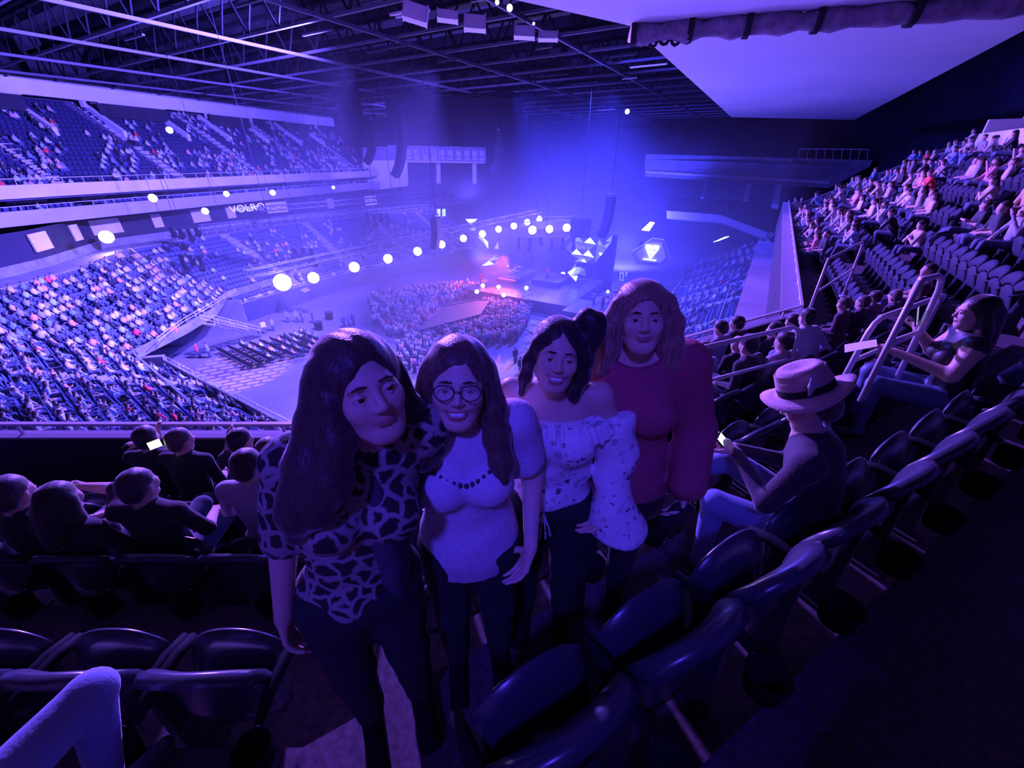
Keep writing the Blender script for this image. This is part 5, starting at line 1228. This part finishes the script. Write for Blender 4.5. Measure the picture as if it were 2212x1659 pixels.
def garment(o, J, name, m, f=1.0, g=.018, hem=.50, sleeves=None, neck=None, flat=None, h=.011, folds=.003, skirt=0, extra=None, low=None):
    B = Blob(); torso(B, J, f, True, .06, 0, g); Ht = J['Ht']
    if skirt:
        B.cone(J['hip']+V3((0,0,.05)), V3((0,0,hem*Ht)), .15*f+g, .16*f+g+skirt, .05, 0, sq=((0,1,0),.72))
    for q in 'lr':
        sv = sleeves[0 if q == 'l' else 1] if sleeves else None
        if sv:
            S, E_, W_ = J['s'+q], J['e'+q], J['w'+q]; t = sv[0]
            if t <= 1: B.cone(S, S+(E_-S)*t, .050*f+g, .044*f+g+sv[1], .035, 0)
            else: B.cone(S, E_, .050*f+g, .043*f+g, .035, 0); B.cone(E_, E_+(W_-E_)*(t-1), .043*f+g, .030+g+sv[1], .03, 0)
    if low: B.half((0,0,low*J['Ht']), (0,0,-1), .02)
    if extra: extra(B)
    if folds: B.warp(fold_warp(folds, 26, 19))
    B.half((0,0,hem*Ht), (0,0,-1), .006)
    if flat is not None: B.half((0,0,flat*Ht), (0,0,1), .008)
    if neck: B.ell(J['neck']+V3(neck[0]), neck[1], None, .006, 0, 'sub')
    return blob_obj(name, B, m, o, h)
ZF = row_z(3)
# ---- woman 1: leopard top, very long dark hair, nearest the camera
w1, J1 = woman('person', 'woman with very long dark hair in a leopard-print top, nearest the camera', (-.345,.80,ZF+.06), R(24), 1.69,
    ((.02,.15,-.24),(.12,.08,-.16),(.8,0,-.3),(-.09,.03,-.27),(-.06,-.06,-.25),(-.05,-.1,-1)), (R(-14),R(-6),R(16),.03,-.01), 1.02, .165, .10, 0, .1, (.60,.41,.35), 1.06, head_px=(785,838))
DARKH = (.055,.025,.03)
hair(w1, J1, [('ell',(0,.030,.036),(.094,.108,.094)),('ch',[(-.068,.02,.03),(-.100,.03,-.05),(-.150,.03,-.13),(-.205,.03,-.20),(-.24,.03,-.25)],[.045,.056,.062,.054,.022]),('ch',[(-.076,-.030,.0),(-.098,-.03,-.08),(-.14,-.02,-.16),(-.19,-.02,-.22)],[.022,.034,.040,.018]),('ch',[(0,.09,.0),(-.04,.11,-.16),(-.08,.12,-.36)],[.08,.085,.07]),('ch',[(.080,.035,.02),(.090,.05,-.12),(.085,.06,-.26)],[.030,.04,.035]),('cut',(.012,-.125,-.030),(.070,.098,.112))], DARKH)
flyaways(w1, J1, 40, .092, DARKH, 5, -.10, .10, length=.035)
garment(w1, J1, 'leopard_top', 'leopard', 1.02, .016, .46, ((.95,.004),(.95,.004)), ((0,-.07,.035),(.105,.10,.055)), skirt=.0)
cg = Blob(); S, E_, W_ = J1['sl'], J1['el'], J1['wl']; cg.cone(S+V3((0,.01,.0)), E_, .074, .062, .04, 0); cg.cone(E_, W_, .060, .046, .03, 0); cg.ell(J1['hip']+V3((.105,.0,.22)), (.062,.135,.36), None, .05, 0); cg.warp(fold_warp(.004,26,19)); blob_obj('cardigan', cg, 'cardigan', w1, .012)
trousers(w1, J1, 1.04); shoes(w1, J1)
# ---- woman 2: glasses, long straight hair, lavender top
w2, J2 = woman('person', 'woman with glasses and straight hair in a pale lavender top', (-.135,.965,ZF), R(9), 1.675,
    ((.075,.02,-.26),(-.03,-.14,-.20),(-.35,-.2,-.9),(-.11,.10,-.24),(-.02,.10,-.22),(0,.1,-1)), (R(-12),R(4),R(-4),.0,-.01), .98, .16, .0, .01, .95, (.66,.46,.40), 1.02, True, head_px=(990,826))
H2 = (.10,.055,.05)
hair(w2, J2, [('ell',(0,.030,.034),(.090,.106,.092)),('ch',[(-.073,.015,.03),(-.095,.02,-.08),(-.118,.025,-.17),(-.150,.02,-.25),(-.17,.01,-.29)],[.034,.038,.044,.042,.018]),('ch',[(.073,.015,.03),(.095,.02,-.08),(.112,.025,-.17),(.130,.01,-.25),(.138,-.01,-.30)],[.034,.038,.042,.036,.016]),('ch',[(0,.09,.0),(0,.11,-.18),(0,.12,-.30)],[.08,.09,.07]),('cut',(.0,-.125,-.030),(.067,.098,.110))], H2)
flyaways(w2, J2, 40, .095, (.25,.15,.13), 6, -.15, .08, side=(2.2,3.35))
garment(w2, J2, 'knit_top', 'lavender_knit', .98, .020, .455, ((.62,.008),(.62,.008)), ((0,-.06,.045),(.115,.10,.05)), skirt=-.02)
yb = Blob(); Rt = frame(J2['neck']-J2['hip'], (1,0,0))
for i in range(15):
    t = -1+2*i/14; yb.ell(J2['neck']+V3((t*.125,-.128+.045*t*t,-.155+.07*abs(t)**1.5)), (.007,.006,.011), None, .002, 0)
blob_obj('lace_trim', yb, 'cardigan', w2, .004)
gl = empty('glasses', (0,0,0)); gl.parent = w2; hd, Rm, hs = J2['hd'], J2['Rm'], J2['hs']
fr = MB()
for q in (-1,1):
    pts = [loc(hd,Rm,V3((q*.033+.026*math.cos(a)*(1 if abs(math.cos(a)) < .9 else .96),-.104+.010*abs(math.cos(a)),.002+.020*math.sin(a)))*hs) for a in [2*math.pi*k/20 for k in range(21)]]; fr.tube(pts, .0018, 6)
    fr.tube([loc(hd,Rm,V3((q*.059,-.096,.008))*hs), loc(hd,Rm,V3((q*.076,-.04,.008))*hs), loc(hd,Rm,V3((q*.079,.02,.002))*hs)], .0017, 5)
fr.tube([loc(hd,Rm,V3((-.008,-.106,.006))*hs), loc(hd,Rm,V3((0,-.108,.009))*hs), loc(hd,Rm,V3((.008,-.106,.006))*hs)], .0016, 5); fr.build('frame', 'steel_dark', gl, True)
for q in (-1,1):
    ln = MB(); ring = [loc(hd,Rm,V3((q*.033+.025*math.cos(a),-.1035+.009*abs(math.cos(a)),.002+.019*math.sin(a)))*hs) for a in [2*math.pi*k/20 for k in range(20)]]; ln.add(ring, [tuple(range(20))]); ln.build('lens', mat('spectacle_lens%d'%q, (.8,.8,.9), .05, alpha=.14), gl)
trousers(w2, J2, 1.0); shoes(w2, J2)
# ---- woman 3: off-shoulder floral blouse, dark hair pinned up with a bow-like bun
w3, J3 = woman('person', 'smiling woman in a white floral off-shoulder blouse with hair pinned up', (.135,1.15,ZF), R(-6), 1.655,
    ((.10,.0,-.25),(-.03,-.10,-.20),(-.45,-.2,-.8),(-.06,.06,-.26),(-.03,-.05,-.24),(0,-.1,-1)), (R(-11),R(7),R(4),-.005,-.01), .92, .158, 0, 0, 1.0, (.62,.42,.34), .98, True, (.03,.02,.02), head_px=(1203,766))
H3 = (.028,.016,.022)
hair(w3, J3, [('ell',(0,.030,.036),(.088,.104,.092)),('ch',[(.070,-.02,.045),(.088,.0,-.01),(.092,.015,-.07),(.082,.02,-.13),(.085,.01,-.155)],[.028,.034,.034,.026,.016]),('ch',[(-.070,-.015,.035),(-.088,.005,-.03),(-.094,.02,-.10),(-.10,.02,-.16)],[.022,.022,.02,.012]),('ch',[(.055,.01,.10),(.080,.0,.130),(.105,.0,.118),(.112,.005,.075),(.104,.01,.03)],[.024,.032,.036,.032,.022]),('ell',(0,.08,-.05),(.075,.06,.085)),('cut',(0,-.125,-.026),(.068,.098,.108))], H3, strands=.003)
flyaways(w3, J3, 110, .092, H3, 8, -.16, .12, length=.05)
def puff(B):
    S, E_, W_ = J3['sl'], J3['el'], J3['wl']
    B.ell(S*.45+E_*.55+V3((.02,0,-.02)), (.075,.075,.135), None, .04, 0); B.cone(E_+V3((0,0,.02)), E_*.4+W_*.6, .075, .062, .04, 0); B.cone(E_*.4+W_*.6, W_+V3((.05,.02,-.12)), .060, .12, .03, 0)
    S, E_ = J3['sr'], J3['er']; B.ell(S*.4+E_*.6, (.068,.07,.13), None, .04, 0)
garment(w3, J3, 'floral_blouse', 'floral', .92, .030, .475, None, None, .783, folds=.006, skirt=0, extra=puff, low=.545)
fb = Blob(); zt = .775*J3['Ht']
for i in range(44):
    a = 2*math.pi*i/44; x_, y_ = .205*math.cos(a), .115*math.sin(a)-.005; fb.cone((x_*.98,y_*.98,zt+.006), (x_*1.10,y_*1.12,zt-.040+.012*math.sin(a*11)), .010, .013, .006, 0)
blob_obj('ruffle', fb, 'floral', w3, .0085)
ts = Blob()
for i, (dx, L_) in enumerate(((-.03,.10),(-.012,.13),(.012,.12),(.03,.10))): ts.chain([V3((-.02,-.128,.545*J3['Ht'])), V3((-.02+dx*.7,-.150,.545*J3['Ht']-L_*.5)), V3((-.02+dx,-.148,.545*J3['Ht']-L_))], [.004,.004,.006], .003, 0)
blob_obj('drawstring', ts, 'pale_shirt', w3, .005)
wb = MB(); W_ = Vector(J3['wl']); ax = (Vector(J3['wl'])-Vector(J3['el'])).normalized(); wb.cyl(W_, .034, .024, 14, axis=ax); wb.build('wristband', 'fascia', w3, True)
trousers(w3, J3, .95); shoes(w3, J3)
# ---- woman 4: maroon sweater, wavy shoulder-length hair, farthest and tallest
w4, J4 = woman('person', 'tall woman with wavy shoulder-length hair in a maroon sweater', (.425,1.33,ZF), R(-15), 1.735,
    ((.10,.02,-.29),(.0,-.13,-.21),(-.2,-.3,-.9),(-.05,.05,-.28),(.03,.02,-.26),(0,0,-1)), (R(-12),R(-3),R(6),.0,-.01), 1.12, .185, 0, 0, .25, (.66,.45,.38), 1.02, head_px=(1386,686))
H4 = (.30,.16,.13)
hair(w4, J4, [('ell',(0,.030,.038),(.094,.108,.094)),('ch',[(-.078,-.015,.04),(-.104,-.01,-.03),(-.116,.0,-.10),(-.135,.01,-.17),(-.150,.0,-.20)],[.034,.042,.050,.044,.02]),('ch',[(.075,-.015,.05),(.100,.0,-.02),(.108,.015,-.10),(.122,.02,-.17),(.130,.02,-.21)],[.034,.040,.044,.040,.02]),('ch',[(0,.09,.0),(0,.11,-.16)],[.085,.085]),('cut',(.006,-.125,-.030),(.068,.098,.112))], H4, strands=.0025)
flyaways(w4, J4, 70, .105, (.55,.32,.28), 9, -.17, .10, side=(2.0,3.4), length=.085, down=.3); flyaways(w4, J4, 30, .10, H4, 10, -.15, .10)
garment(w4, J4, 'sweater', 'maroon_knit', 1.14, .030, .475, ((1.92,.016),(1.92,.016)), ((0,-.075,.03),(.108,.105,.062)), skirt=.015, folds=.0035)
trousers(w4, J4, 1.15); shoes(w4, J4)
br = MB()
ax = (Vector(J4['wl'])-Vector(J4['el'])).normalized(); up_ = ax.cross(Vector((1,0,0))).normalized(); sd_ = ax.cross(up_)
for k in range(10): a = 2*math.pi*k/10; br.cyl(Vector(J4['wl'])+ax*.012+(up_*math.cos(a)+sd_*math.sin(a))*.031, .0065, .010, 6)
br.build('bracelet', 'rail', w4, True)
pr_ = Blob(); W_ = J4['wl']; bpy.context.view_layer.update(); pr_.box(W_+V3((-.02,-.03,-.13)), (.045,.02,.07), np.array(Euler((.2,.3,.4)).to_matrix()), .015, .01, 0); o_ = blob_obj('handbag', pr_, 'black_trousers', None, .008); o_.location = w4.location; o_.rotation_euler = w4.rotation_euler; tag(o_, 'small black clutch bag held by the woman in maroon', 'bag')

# ------------------------------------------------------------------ seated people, each posed on its seat
def sitter(label, pos, ang, lean=.05, tilt=0, yaw=0, roll=0, shirt=(.03,.03,.04), legs=(.05,.06,.10), hairc=(.03,.02,.02), skin=SKIN, bald=False, longhair=False, L=None, Rr=None, sleeve=1, f=1.06, knees=None, detail=False, female=False, h=.016, shoes_=(.06,.06,.07), hands=False):
    """faces -y in its own frame (seat back at y = 0); L / Rr = (elbow, wrist, hand direction) in that frame"""
    B = Blob(); hip = V3((0,-.19,.50)); neck = V3((roll*.3,-.15-lean,1.00-.25*abs(lean)*lean)); w = .19 if not female else .165
    J = dict(hip=hip, neck=neck, sl=neck+V3((w,.015,-.045)), sr=neck+V3((-w,.015,-.045)), hl=hip+V3((.1,0,0)), hr=hip+V3((-.1,0,0)))
    torso(B, J, f, female, .05, 1, .014); hd = neck+V3((roll*.1,-.035-.05*math.sin(tilt),.150)); Rm = np.array(Euler((tilt,roll,yaw)).to_matrix())
    B.cone(neck-V3((0,0,.03)), hd+V3((0,.02,-.05)), .054, .052, .03, 0); head(B, hd, Rm, 1.0, detail, .02, 0, female, 0, 5); fine = []
    if detail: fine.append(((hd-.12).tolist(), (hd+.12).tolist(), .0062))
    J.update(hd=hd, Rm=Rm, hs=1.0)
    for q, ar in ((1, L), (-1, Rr)):
        S = J['sl'] if q > 0 else J['sr']
        if ar is None: ar = ((q*.27,-.22,.72), (q*.10,-.48,.60), (-q*.3,-1,-.2))
        E_, W_ = V3(ar[0]), V3(ar[1]); B.cone(S, E_, .056*f, .046*f, .03, 1 if sleeve else 0); B.cone(E_, W_, .043*f, .029, .02, 1 if sleeve > 1 else 0)
        if hands: hand(B, W_, ar[2], (q*.3,.2,.9), -q, .98, .45, 0); fine.append(((W_+unit(ar[2])*.09-.08).tolist(), (W_+unit(ar[2])*.09+.08).tolist(), .007))
        else: hand(B, W_, ar[2], (q*.3,.2,.9), -q, 1.05, .35, 0)
        kn = (knees or {}).get(q); K = V3(kn[0]) if kn else V3((q*.13,-.64,.52)); An = V3(kn[1]) if kn else V3((q*.14,-.62,.09))
        B.cone(hip+V3((q*.095,-.02,-.02)), K, .094, .068, .03, 2); B.cone(K, An, .064, .044, .02, 2); B.cone(An+V3((0,.03,-.035)), An+V3((0,-.16,-.05)), .040, .034, .02, 4)
    v, q, C = B.mesh(h, fine, [skin, shirt, legs, hairc, shoes_, LIP]); o = link_mesh('person', np_mesh('person', v, q, C), 'skin' if sleeve == 0 else 'cloth', None); tag(o, label, 'person'); o.location = pos; o.rotation_euler.z = ang
    if detail: eyes(hd, Rm, 1.0, o, hairc)
    if not bald:
        P = [('ell',(0,.032,.040),(.088,.104,.090)),('ell',(0,.07,-.02),(.074,.06,.08)),('cut',(0,-.115,-.035),(.066,.085,.100))]
        if longhair: P = P[:2]+[('ch',[(-.07,.03,0),(-.09,.05,-.12),(-.09,.06,-.24)],[.04,.045,.03]),('ch',[(.07,.03,0),(.09,.05,-.12),(.09,.06,-.24)],[.04,.045,.03]),('ch',[(0,.09,-.02),(0,.11,-.22)],[.08,.07])]+P[2:]
        hair(o, J, P, hairc, h=.011)
    return o, J
def ang_of(fx, fy): return math.atan2(fx, -fy)                     # turns -y to (fx, fy)
def on_seat(px, k, section='bend', dz=1.20):
    """seat a head seen at px in row k: returns seat position"""
    P = atz(px[0], px[1], row_z(k)+dz); f = Vector((0,1)) if section == 'left' else (N2 if section == 'bend' else Vector((-N.x,-N.y)))
    return Vector((P.x-f.x*.20, P.y-f.y*.20, row_z(k))), f
# row of three just below the women's left, seen from behind
p, f_ = on_seat((300,1045), 1, 'left', 1.16)
o, J = sitter('grey-haired person from behind reaching one forearm out to the right', p, ang_of(0,1), .02, .1, -.1, 0, (.03,.02,.03), hairc=(.05,.04,.05), L=((.30,-.30,1.02),(.56,-.34,1.0),(.9,.1,.35)), sleeve=1, hands=True, h=.014)
p, f_ = on_seat((120,1085), 1, 'left', 1.14)
sitter('long-haired person from behind with a hand raised near the chin', p, ang_of(.1,1), .03, .2, .2, 0, (.02,.02,.03), longhair=True, L=((.28,-.34,.92),(.44,-.30,.98),(.7,.2,.8)), hands=True, female=True, h=.014)
p, f_ = on_seat((8,1062), 1, 'left', 1.16)
sitter('person from behind at the extreme left edge of the picture', p, ang_of(.2,1), .03, .1, .3, 0, (.02,.02,.025), hairc=(.05,.04,.05), h=.016)
p, f_ = on_seat((545,1045), 1, 'left', 1.0)
sitter('person in a pale shirt half hidden behind the leopard-print woman', p, ang_of(0,1), .05, .15, 0, 0, (.45,.40,.50), sleeve=2, h=.016)
# front row beyond them
for i, (x, y, c, hc, lab, bd) in enumerate(((303,952,(.02,.02,.03),(.02,.015,.02),'short-haired man in the front row beside the lit phone',False),(372,958,(.02,.02,.03),(.10,.07,.07),'front-row person with light-rimmed hair right of the lit phone',False),(502,958,(.03,.03,.05),(.02,.015,.02),'dark-haired man in the front row with a hand at his ear',False),(568,980,(.03,.03,.05),(.06,.04,.04),'front-row person nearest the leopard-print woman',False))):
    p, f_ = on_seat((x,y), 0, 'left', 1.17)
    sitter(lab, p, ang_of((-.05,.05,.1,0)[i],1), .10, .15, (.2,-.3,-.2,.1)[i], 0, c, hairc=hc, bald=bd, L=((.30,-.32,.98),(.52,-.34,1.02),(.8,.1,.2)) if i == 1 else (((.26,-.30,.86),(.14,-.30,1.14),(-.2,0,1)) if i == 2 else (((.2,-.36,.80),(.12,-.52,1.0),(0,-.4,.8)) if i == 0 else None)), h=.017)
def phone(label, pos, rot, lit='phone_screen', size=(.075,.15,.009), list_=False):
    e = empty('phone', pos); e.rotation_mode = 'QUATERNION'; e.rotation_quaternion = rot; tag(e, label, 'phone'); b = Blob(); b.box((0,0,0), (size[0]/2,size[1]/2,size[2]/2), None, .004, .002, 0); blob_obj('case', b, 'black', e, .004)
    MB().box((0,0,size[2]/2+.0006),(size[0]*.9,size[1]*.92,.0008)).build('screen', 'black' if list_ else lit, e)
    if list_:
        for k in range(7): MB().box((-.004,size[1]*(.38-.085*k),size[2]/2+.0016),(size[0]*.72,size[1]*.034,.0006)).build('text_line', lit, e)
        MB().box((0,-size[1]*.33,size[2]/2+.0016),(size[0]*.86,size[1]*.25,.0006)).build('keyboard', lit, e)
    return e
P = atz(334,960,row_z(0)+1.16); phone('brightly lit phone held up in the front row', P, Vector((-P.x,-P.y,H-P.z)).normalized().to_track_quat('Z','Y'), mat('phone_white', (1,1,1), emit=(.95,1,.9), estr=5), (.10,.075,.009))
# person at the lower left whose raised knee shows
sitter('person in blue jeans whose bent knee rises at the lower left corner', (-1.58,-.02,row_z(3)), ang_of(.45,.9), -.06, 0, 0, 0, (.05,.05,.06), legs=(.20,.24,.42), f=1.25, L=((.34,-.02,.72),(.36,-.10,.56),(0,-.3,-1)), Rr=((-.34,-.02,.72),(-.36,-.10,.56),(0,-.3,-1)), knees={-1: ((-.20,-.58,.48),(-.14,-.46,.12)), 1: ((.12,-.68,.575),(.13,-.55,.12))}, h=.014)
# ---- man in the straw hat
hp = atz(1780,945,ZF+1.0); fh = Vector((-.80,.60)); ps = Vector((hp.x-fh.x*.30, hp.y-fh.y*.30, ZF))
hat_m, JH = sitter('man in a straw fedora hunched over his phone', ps, ang_of(fh.x,fh.y), .20, .55, .10, 0, (.045,.035,.05), legs=(.16,.22,.42), hairc=(.10,.07,.07), detail=True, hands=True, sleeve=2, f=1.08, h=.012,
    L=((.22,-.42,.70),(.03,-.60,.78),(-.35,-.8,.25)), Rr=((-.24,-.36,.66),(-.05,-.60,.76),(.3,-.8,.3)), knees={1: ((.15,-.62,.52),(.16,-.60,.10)), -1: ((-.12,-.62,.62),(.10,-.86,.56))})
e = empty('straw_fedora', tuple(ps)); e.rotation_euler.z = hat_m.rotation_euler.z; tag(e, 'woven straw fedora with a dark band on the seated man', 'hat'); hd, Rm = JH['hd'], JH['Rm']; n = 40
def hat_ring(prof):
    mb = MB()
    for r_, z, sx in prof:
        for k in range(n):
            a = 2*math.pi*k/n; rr_ = r_*(1+.0*math.cos(2*a)); dip = .022*math.cos(2*a)*(r_ > .125)*(r_-.10)/.06; pin = 1-.10*max(0,-math.sin(a))*(z > .14)
            mb.v.append(tuple(loc(hd, Rm, (rr_*.90*math.cos(a)*pin, .018+rr_*1.06*math.sin(a), z-dip))))
    for i in range(len(prof)-1):
        for k in range(n): a, b = i*n+k, i*n+(k+1)%n; mb.f.append((a,b,b+n,a+n))
    return mb
hat_ring([(.168,.052,0),(.170,.056,0),(.130,.062,0),(.102,.068,0),(.100,.080,0),(.097,.12,0),(.090,.165,0),(.078,.185,0),(.055,.186,0),(.03,.172,0),(.002,.170,0)]).build('crown_and_brim', 'straw', e, True)
hat_ring([(.1035,.070,0),(.1045,.085,0),(.1030,.100,0),(.1005,.102,0)]).build('hat_band', 'black_cloth', e, True)
for i in range(11): hat_ring([(.1012-.0009*i,.104+.0062*i,0),(.1030-.0009*i,.107+.0062*i,0),(.1005-.0009*i,.110+.0062*i,0)]).build('straw_coil', 'straw', e, True)
sw = MB(); 
fe = Blob(); fe.chain([loc(hd,Rm,(.10,.03,.085)), loc(hd,Rm,(.115,.05,.13)), loc(hd,Rm,(.12,.06,.17))], [.006,.014,.004], .005, 0); blob_obj('feather', fe, 'pale_shirt', e, .006)
mP = Matrix.Rotation(hat_m.rotation_euler.z, 3, 'Z'); pp = ps+mP @ Vector((0,-.735,.845))
phone('long lit phone showing rows of text in the hat man hands', pp, (mP @ Vector((0,.62,.78))).to_track_quat('Z','Y') @ Matrix.Rotation(0,3,'Z').to_quaternion(), 'phone_screen', (.085,.175,.010), True)
# ---- woman with a phone at the right edge
wp = atz(2108,690,ZF+1.10); fw_ = Vector((-.86,.52)); ps2 = Vector((wp.x-fw_.x*.26, wp.y-fw_.y*.26, ZF))
pw, JP = sitter('bare-armed woman in profile holding a phone near the right edge', ps2, ang_of(fw_.x,fw_.y), .10, .12, .15, 0, (.02,.02,.03), legs=(.10,.14,.28), longhair=True, female=True, detail=True, hands=True, sleeve=0, f=1.10, h=.013,
    L=((.24,-.30,.74),(.10,-.62,.80),(-.1,-.9,.3)), Rr=((-.23,-.32,.76),(-.03,-.52,.96),(.1,-.5,.8)))
mP = Matrix.Rotation(pw.rotation_euler.z, 3, 'Z'); phone('pale phone held before the face of the bare-armed woman', ps2+mP @ Vector((.01,-.575,1.07)), (mP @ Vector((.3,.9,.3))).to_track_quat('Z','Y'), mat('phone_dim', (.6,.6,.7), emit=(.5,.5,.9), estr=.5), (.075,.15,.009))
pa = ps2+mP @ Vector((.06,-.82,.78)); e = MB().hexa([(-.07,-.10,0),(.07,-.10,.01),(.07,.10,.02),(-.07,.10,.0)], [(-.07,-.10,.003),(.07,-.10,.013),(.07,.10,.023),(-.07,.10,.003)]).build('folded_paper', 'white_panel'); e.location = pa; e.rotation_euler = (.5,.2,pw.rotation_euler.z); tag(e, 'folded white paper in the lap of the bare-armed woman', 'paper')
# ---- the knot of people around the handrails at right
near_rows = [((1497,752),(.05,.05,.08),(.03,.02,.02),'dark-haired person just right of the maroon sweater',False),((1530,757),(.30,.30,.42),(.16,.12,.12),'fair-haired person in a pale top behind the handrail',False),((1560,705),(.20,.22,.35),(.03,.02,.02),'person in grey farther down by the lower handrail',False),((1602,697),(.02,.02,.03),(.02,.02,.02),'black silhouette of a short-haired man by the lit phone',False),((1598,742),(.02,.02,.03),(.20,.14,.14),'balding man in black behind the handrail',True),((1642,745),(.02,.02,.03),(.02,.02,.02),'black-haired person in black next to the balding man',False),((1674,708),(.02,.02,.03),(.02,.02,.02),'dark-haired person below the bend of the handrail',False),((1708,738),(.35,.28,.35),(.03,.02,.02),'person with pale sleeves under the bend of the handrail',False),((1722,692),(.02,.02,.03),(.02,.02,.02),'dark head just above the bend of the handrail',False),((1750,690),(.03,.03,.05),(.02,.02,.02),'dark head right of the handrail bend',False),((1787,692),(.50,.48,.62),(.03,.02,.02),'man in a pale long-sleeved shirt leaning on his knees',False),((1838,655),(.10,.06,.08),(.16,.11,.10),'person with lit brown hair beyond the pale-shirted man',False),((1870,650),(.06,.05,.07),(.10,.07,.07),'second of the row of lit heads beyond the rail',False),((1902,642),(.25,.20,.25),(.06,.04,.04),'third of the row of lit heads beyond the rail',False),((1937,636),(.06,.05,.07),(.14,.10,.10),'fourth of the row of lit heads beyond the rail',False),((2004,624),(.02,.02,.03),(.08,.03,.04),'reddish-haired person behind the tall handrail',False),((2075,590),(.02,.02,.03),(.02,.015,.02),'dark figure with pale jeans up at the right',False),((2160,560),(.02,.02,.03),(.02,.015,.02),'large black silhouette at the right edge',False)]
for i, (px, c, hc, lab, bd) in enumerate(near_rows):
    best = None
    for k in range(0, 7):
        for sec, d_of, f_ in (('bend', lambda P: 4.08-(N2.x*P.x+N2.y*P.y), N2), ('right', lambda P: NX.x*P.x+NX.y*P.y-(NX.x*A3.x+NX.y*A3.y), Vector((-N.x,-N.y)))):
            P = atz(px[0], px[1], row_z(k)+1.18); er = abs(d_of(P)-(row_back(k)-.22)); beyond = (P.x-A3.x)*UX.x+(P.y-A3.y)*UX.y
            if sec == 'right' and beyond < 0: continue
            if best is None or er < best[0]: best = (er, k, sec, f_)
    er, k, sec, f_ = best; p, _ = on_seat(px, k, sec, 1.18)
    lean = .28 if 'leaning' in lab else (.06,.12,.02,.10)[i%4]
    sitter(lab, p, ang_of(f_.x+.15*math.sin(i*2.1), f_.y), lean, .1+.1*(i%3), (-.3,.4,0,.2,-.5)[i%5], 0, c, legs=((.06,.07,.12),(.22,.27,.45))[i%3 == 1 or 'jeans' in lab or 'leaning' in lab], hairc=hc, bald=bd, sleeve=2 if i%2 or 'sleeve' in lab else 1, h=.019, L=((.20,-.48,.66),(.06,-.66,.66),(-.4,-.6,-.4)) if 'leaning' in lab else None)
# ---- tubular handrails
def handrail(label, tops, base_z, mids, r_=.024):
    e = empty('handrail', (tops[0].x, tops[0].y, base_z)); tag(e, label, 'railing'); o_ = Vector(e.location); pts = []
    a, b = tops[0], tops[1]; d = (b-a).normalized(); low = Vector((a.x,a.y,base_z))-d*.10
    bend = [a-d*.0+Vector((0,0,-.22)), a+d*.02+Vector((0,0,-.12)), a+d*.07+Vector((0,0,-.04)), a+d*.16]
    MB().tube([q-o_ for q in [low]+bend+[b]], r_, 10).build('top_rail', 'rail', e, True)
    for z in mids: MB().tube([Vector((a.x,a.y,z))-d*.03-o_, Vector((b.x,b.y,z+(b.z-a.z)))-o_], r_*.85, 8).build('mid_rail', 'rail', e, True)
    MB().tube([Vector((b.x,b.y,base_z))-o_, b-o_], r_, 8).build('rail_post', 'rail', e, True); MB().cyl(low-o_+Vector((0,0,.01)), .055, .02, 12).build('base_plate', 'rail', e)
    return e
handrail('bent steel handrail beside the tall woman, with people behind it', [atz(1735,702,16.9), atz(1490,757,16.9)], row_z(2), [16.48])
handrail('taller bent steel handrail farther right, before the bare-armed woman', [atz(1886,692,17.3), atz(2034,640,17.3)], row_z(3), [16.92])
for i, (x0,y0,x1,y1,k) in enumerate(((1868,520,1790,560,3),(1900,470,1850,490,6),(1980,440,1930,470,8),(2030,400,1985,420,10),(1850,430,1800,445,6),(2050,590,1990,605,4))):
    z = row_z(k)+.95; a, b = atz(x0,y0,z), atz(x1,y1,z)
    if (a-b).length < 12: handrail('slim aisle handrail, %s among the seats of the right deck' % ORD[i], [a, b], row_z(k), [z-.45], .02)

# ================================================================== HAZE: theatrical smoke hanging over the floor, lit by the rig
hz = MB(); c_ = [rp(14,-72,0), rp(14,2,0), rp(120,2,0), rp(120,-72,0)]
hz.hexa([(p.x,p.y,.1) for p in c_], [(p.x,p.y,26) for p in c_])
hm = bpy.data.materials.new('haze'); hm.use_nodes = True; nt = hm.node_tree; nt.nodes.remove(nt.nodes['Principled BSDF'])
vsn = nt.nodes.new('ShaderNodeVolumeScatter'); vsn.inputs['Color'].default_value = (.85,.85,1,1); vsn.inputs['Anisotropy'].default_value = .2
tc = nt.nodes.new('ShaderNodeTexCoord'); sx = nt.nodes.new('ShaderNodeSeparateXYZ'); mr = nt.nodes.new('ShaderNodeMapRange'); mr.interpolation_type = 'SMOOTHSTEP'
mr.inputs[1].default_value = 25.5; mr.inputs[2].default_value = 3; mr.inputs[3].default_value = 0; mr.inputs[4].default_value = .0095
nt.links.new(tc.outputs['Object'], sx.inputs[0]); nt.links.new(sx.outputs[2], mr.inputs[0]); ds = nt.nodes.new('ShaderNodeVectorMath'); ds.operation = 'DISTANCE'; ds.inputs[1].default_value = (10,68,4); nt.links.new(tc.outputs['Object'], ds.inputs[0])
m2 = nt.nodes.new('ShaderNodeMapRange'); m2.interpolation_type = 'SMOOTHSTEP'; m2.inputs[1].default_value = 18; m2.inputs[2].default_value = 58; m2.inputs[3].default_value = 1.0; m2.inputs[4].default_value = .30; nt.links.new(ds.outputs['Value'], m2.inputs[0])
ml = nt.nodes.new('ShaderNodeMath'); ml.operation = 'MULTIPLY'; nt.links.new(mr.outputs[0], ml.inputs[0]); nt.links.new(m2.outputs[0], ml.inputs[1]); nt.links.new(ml.outputs[0], vsn.inputs['Density'])
nt.links.new(vsn.outputs[0], nt.nodes['Material Output'].inputs['Volume'])
haze = hz.build('haze', hm); tag(haze, 'thin blue-lit theatrical haze hanging over the arena floor', 'haze', kind='stuff')
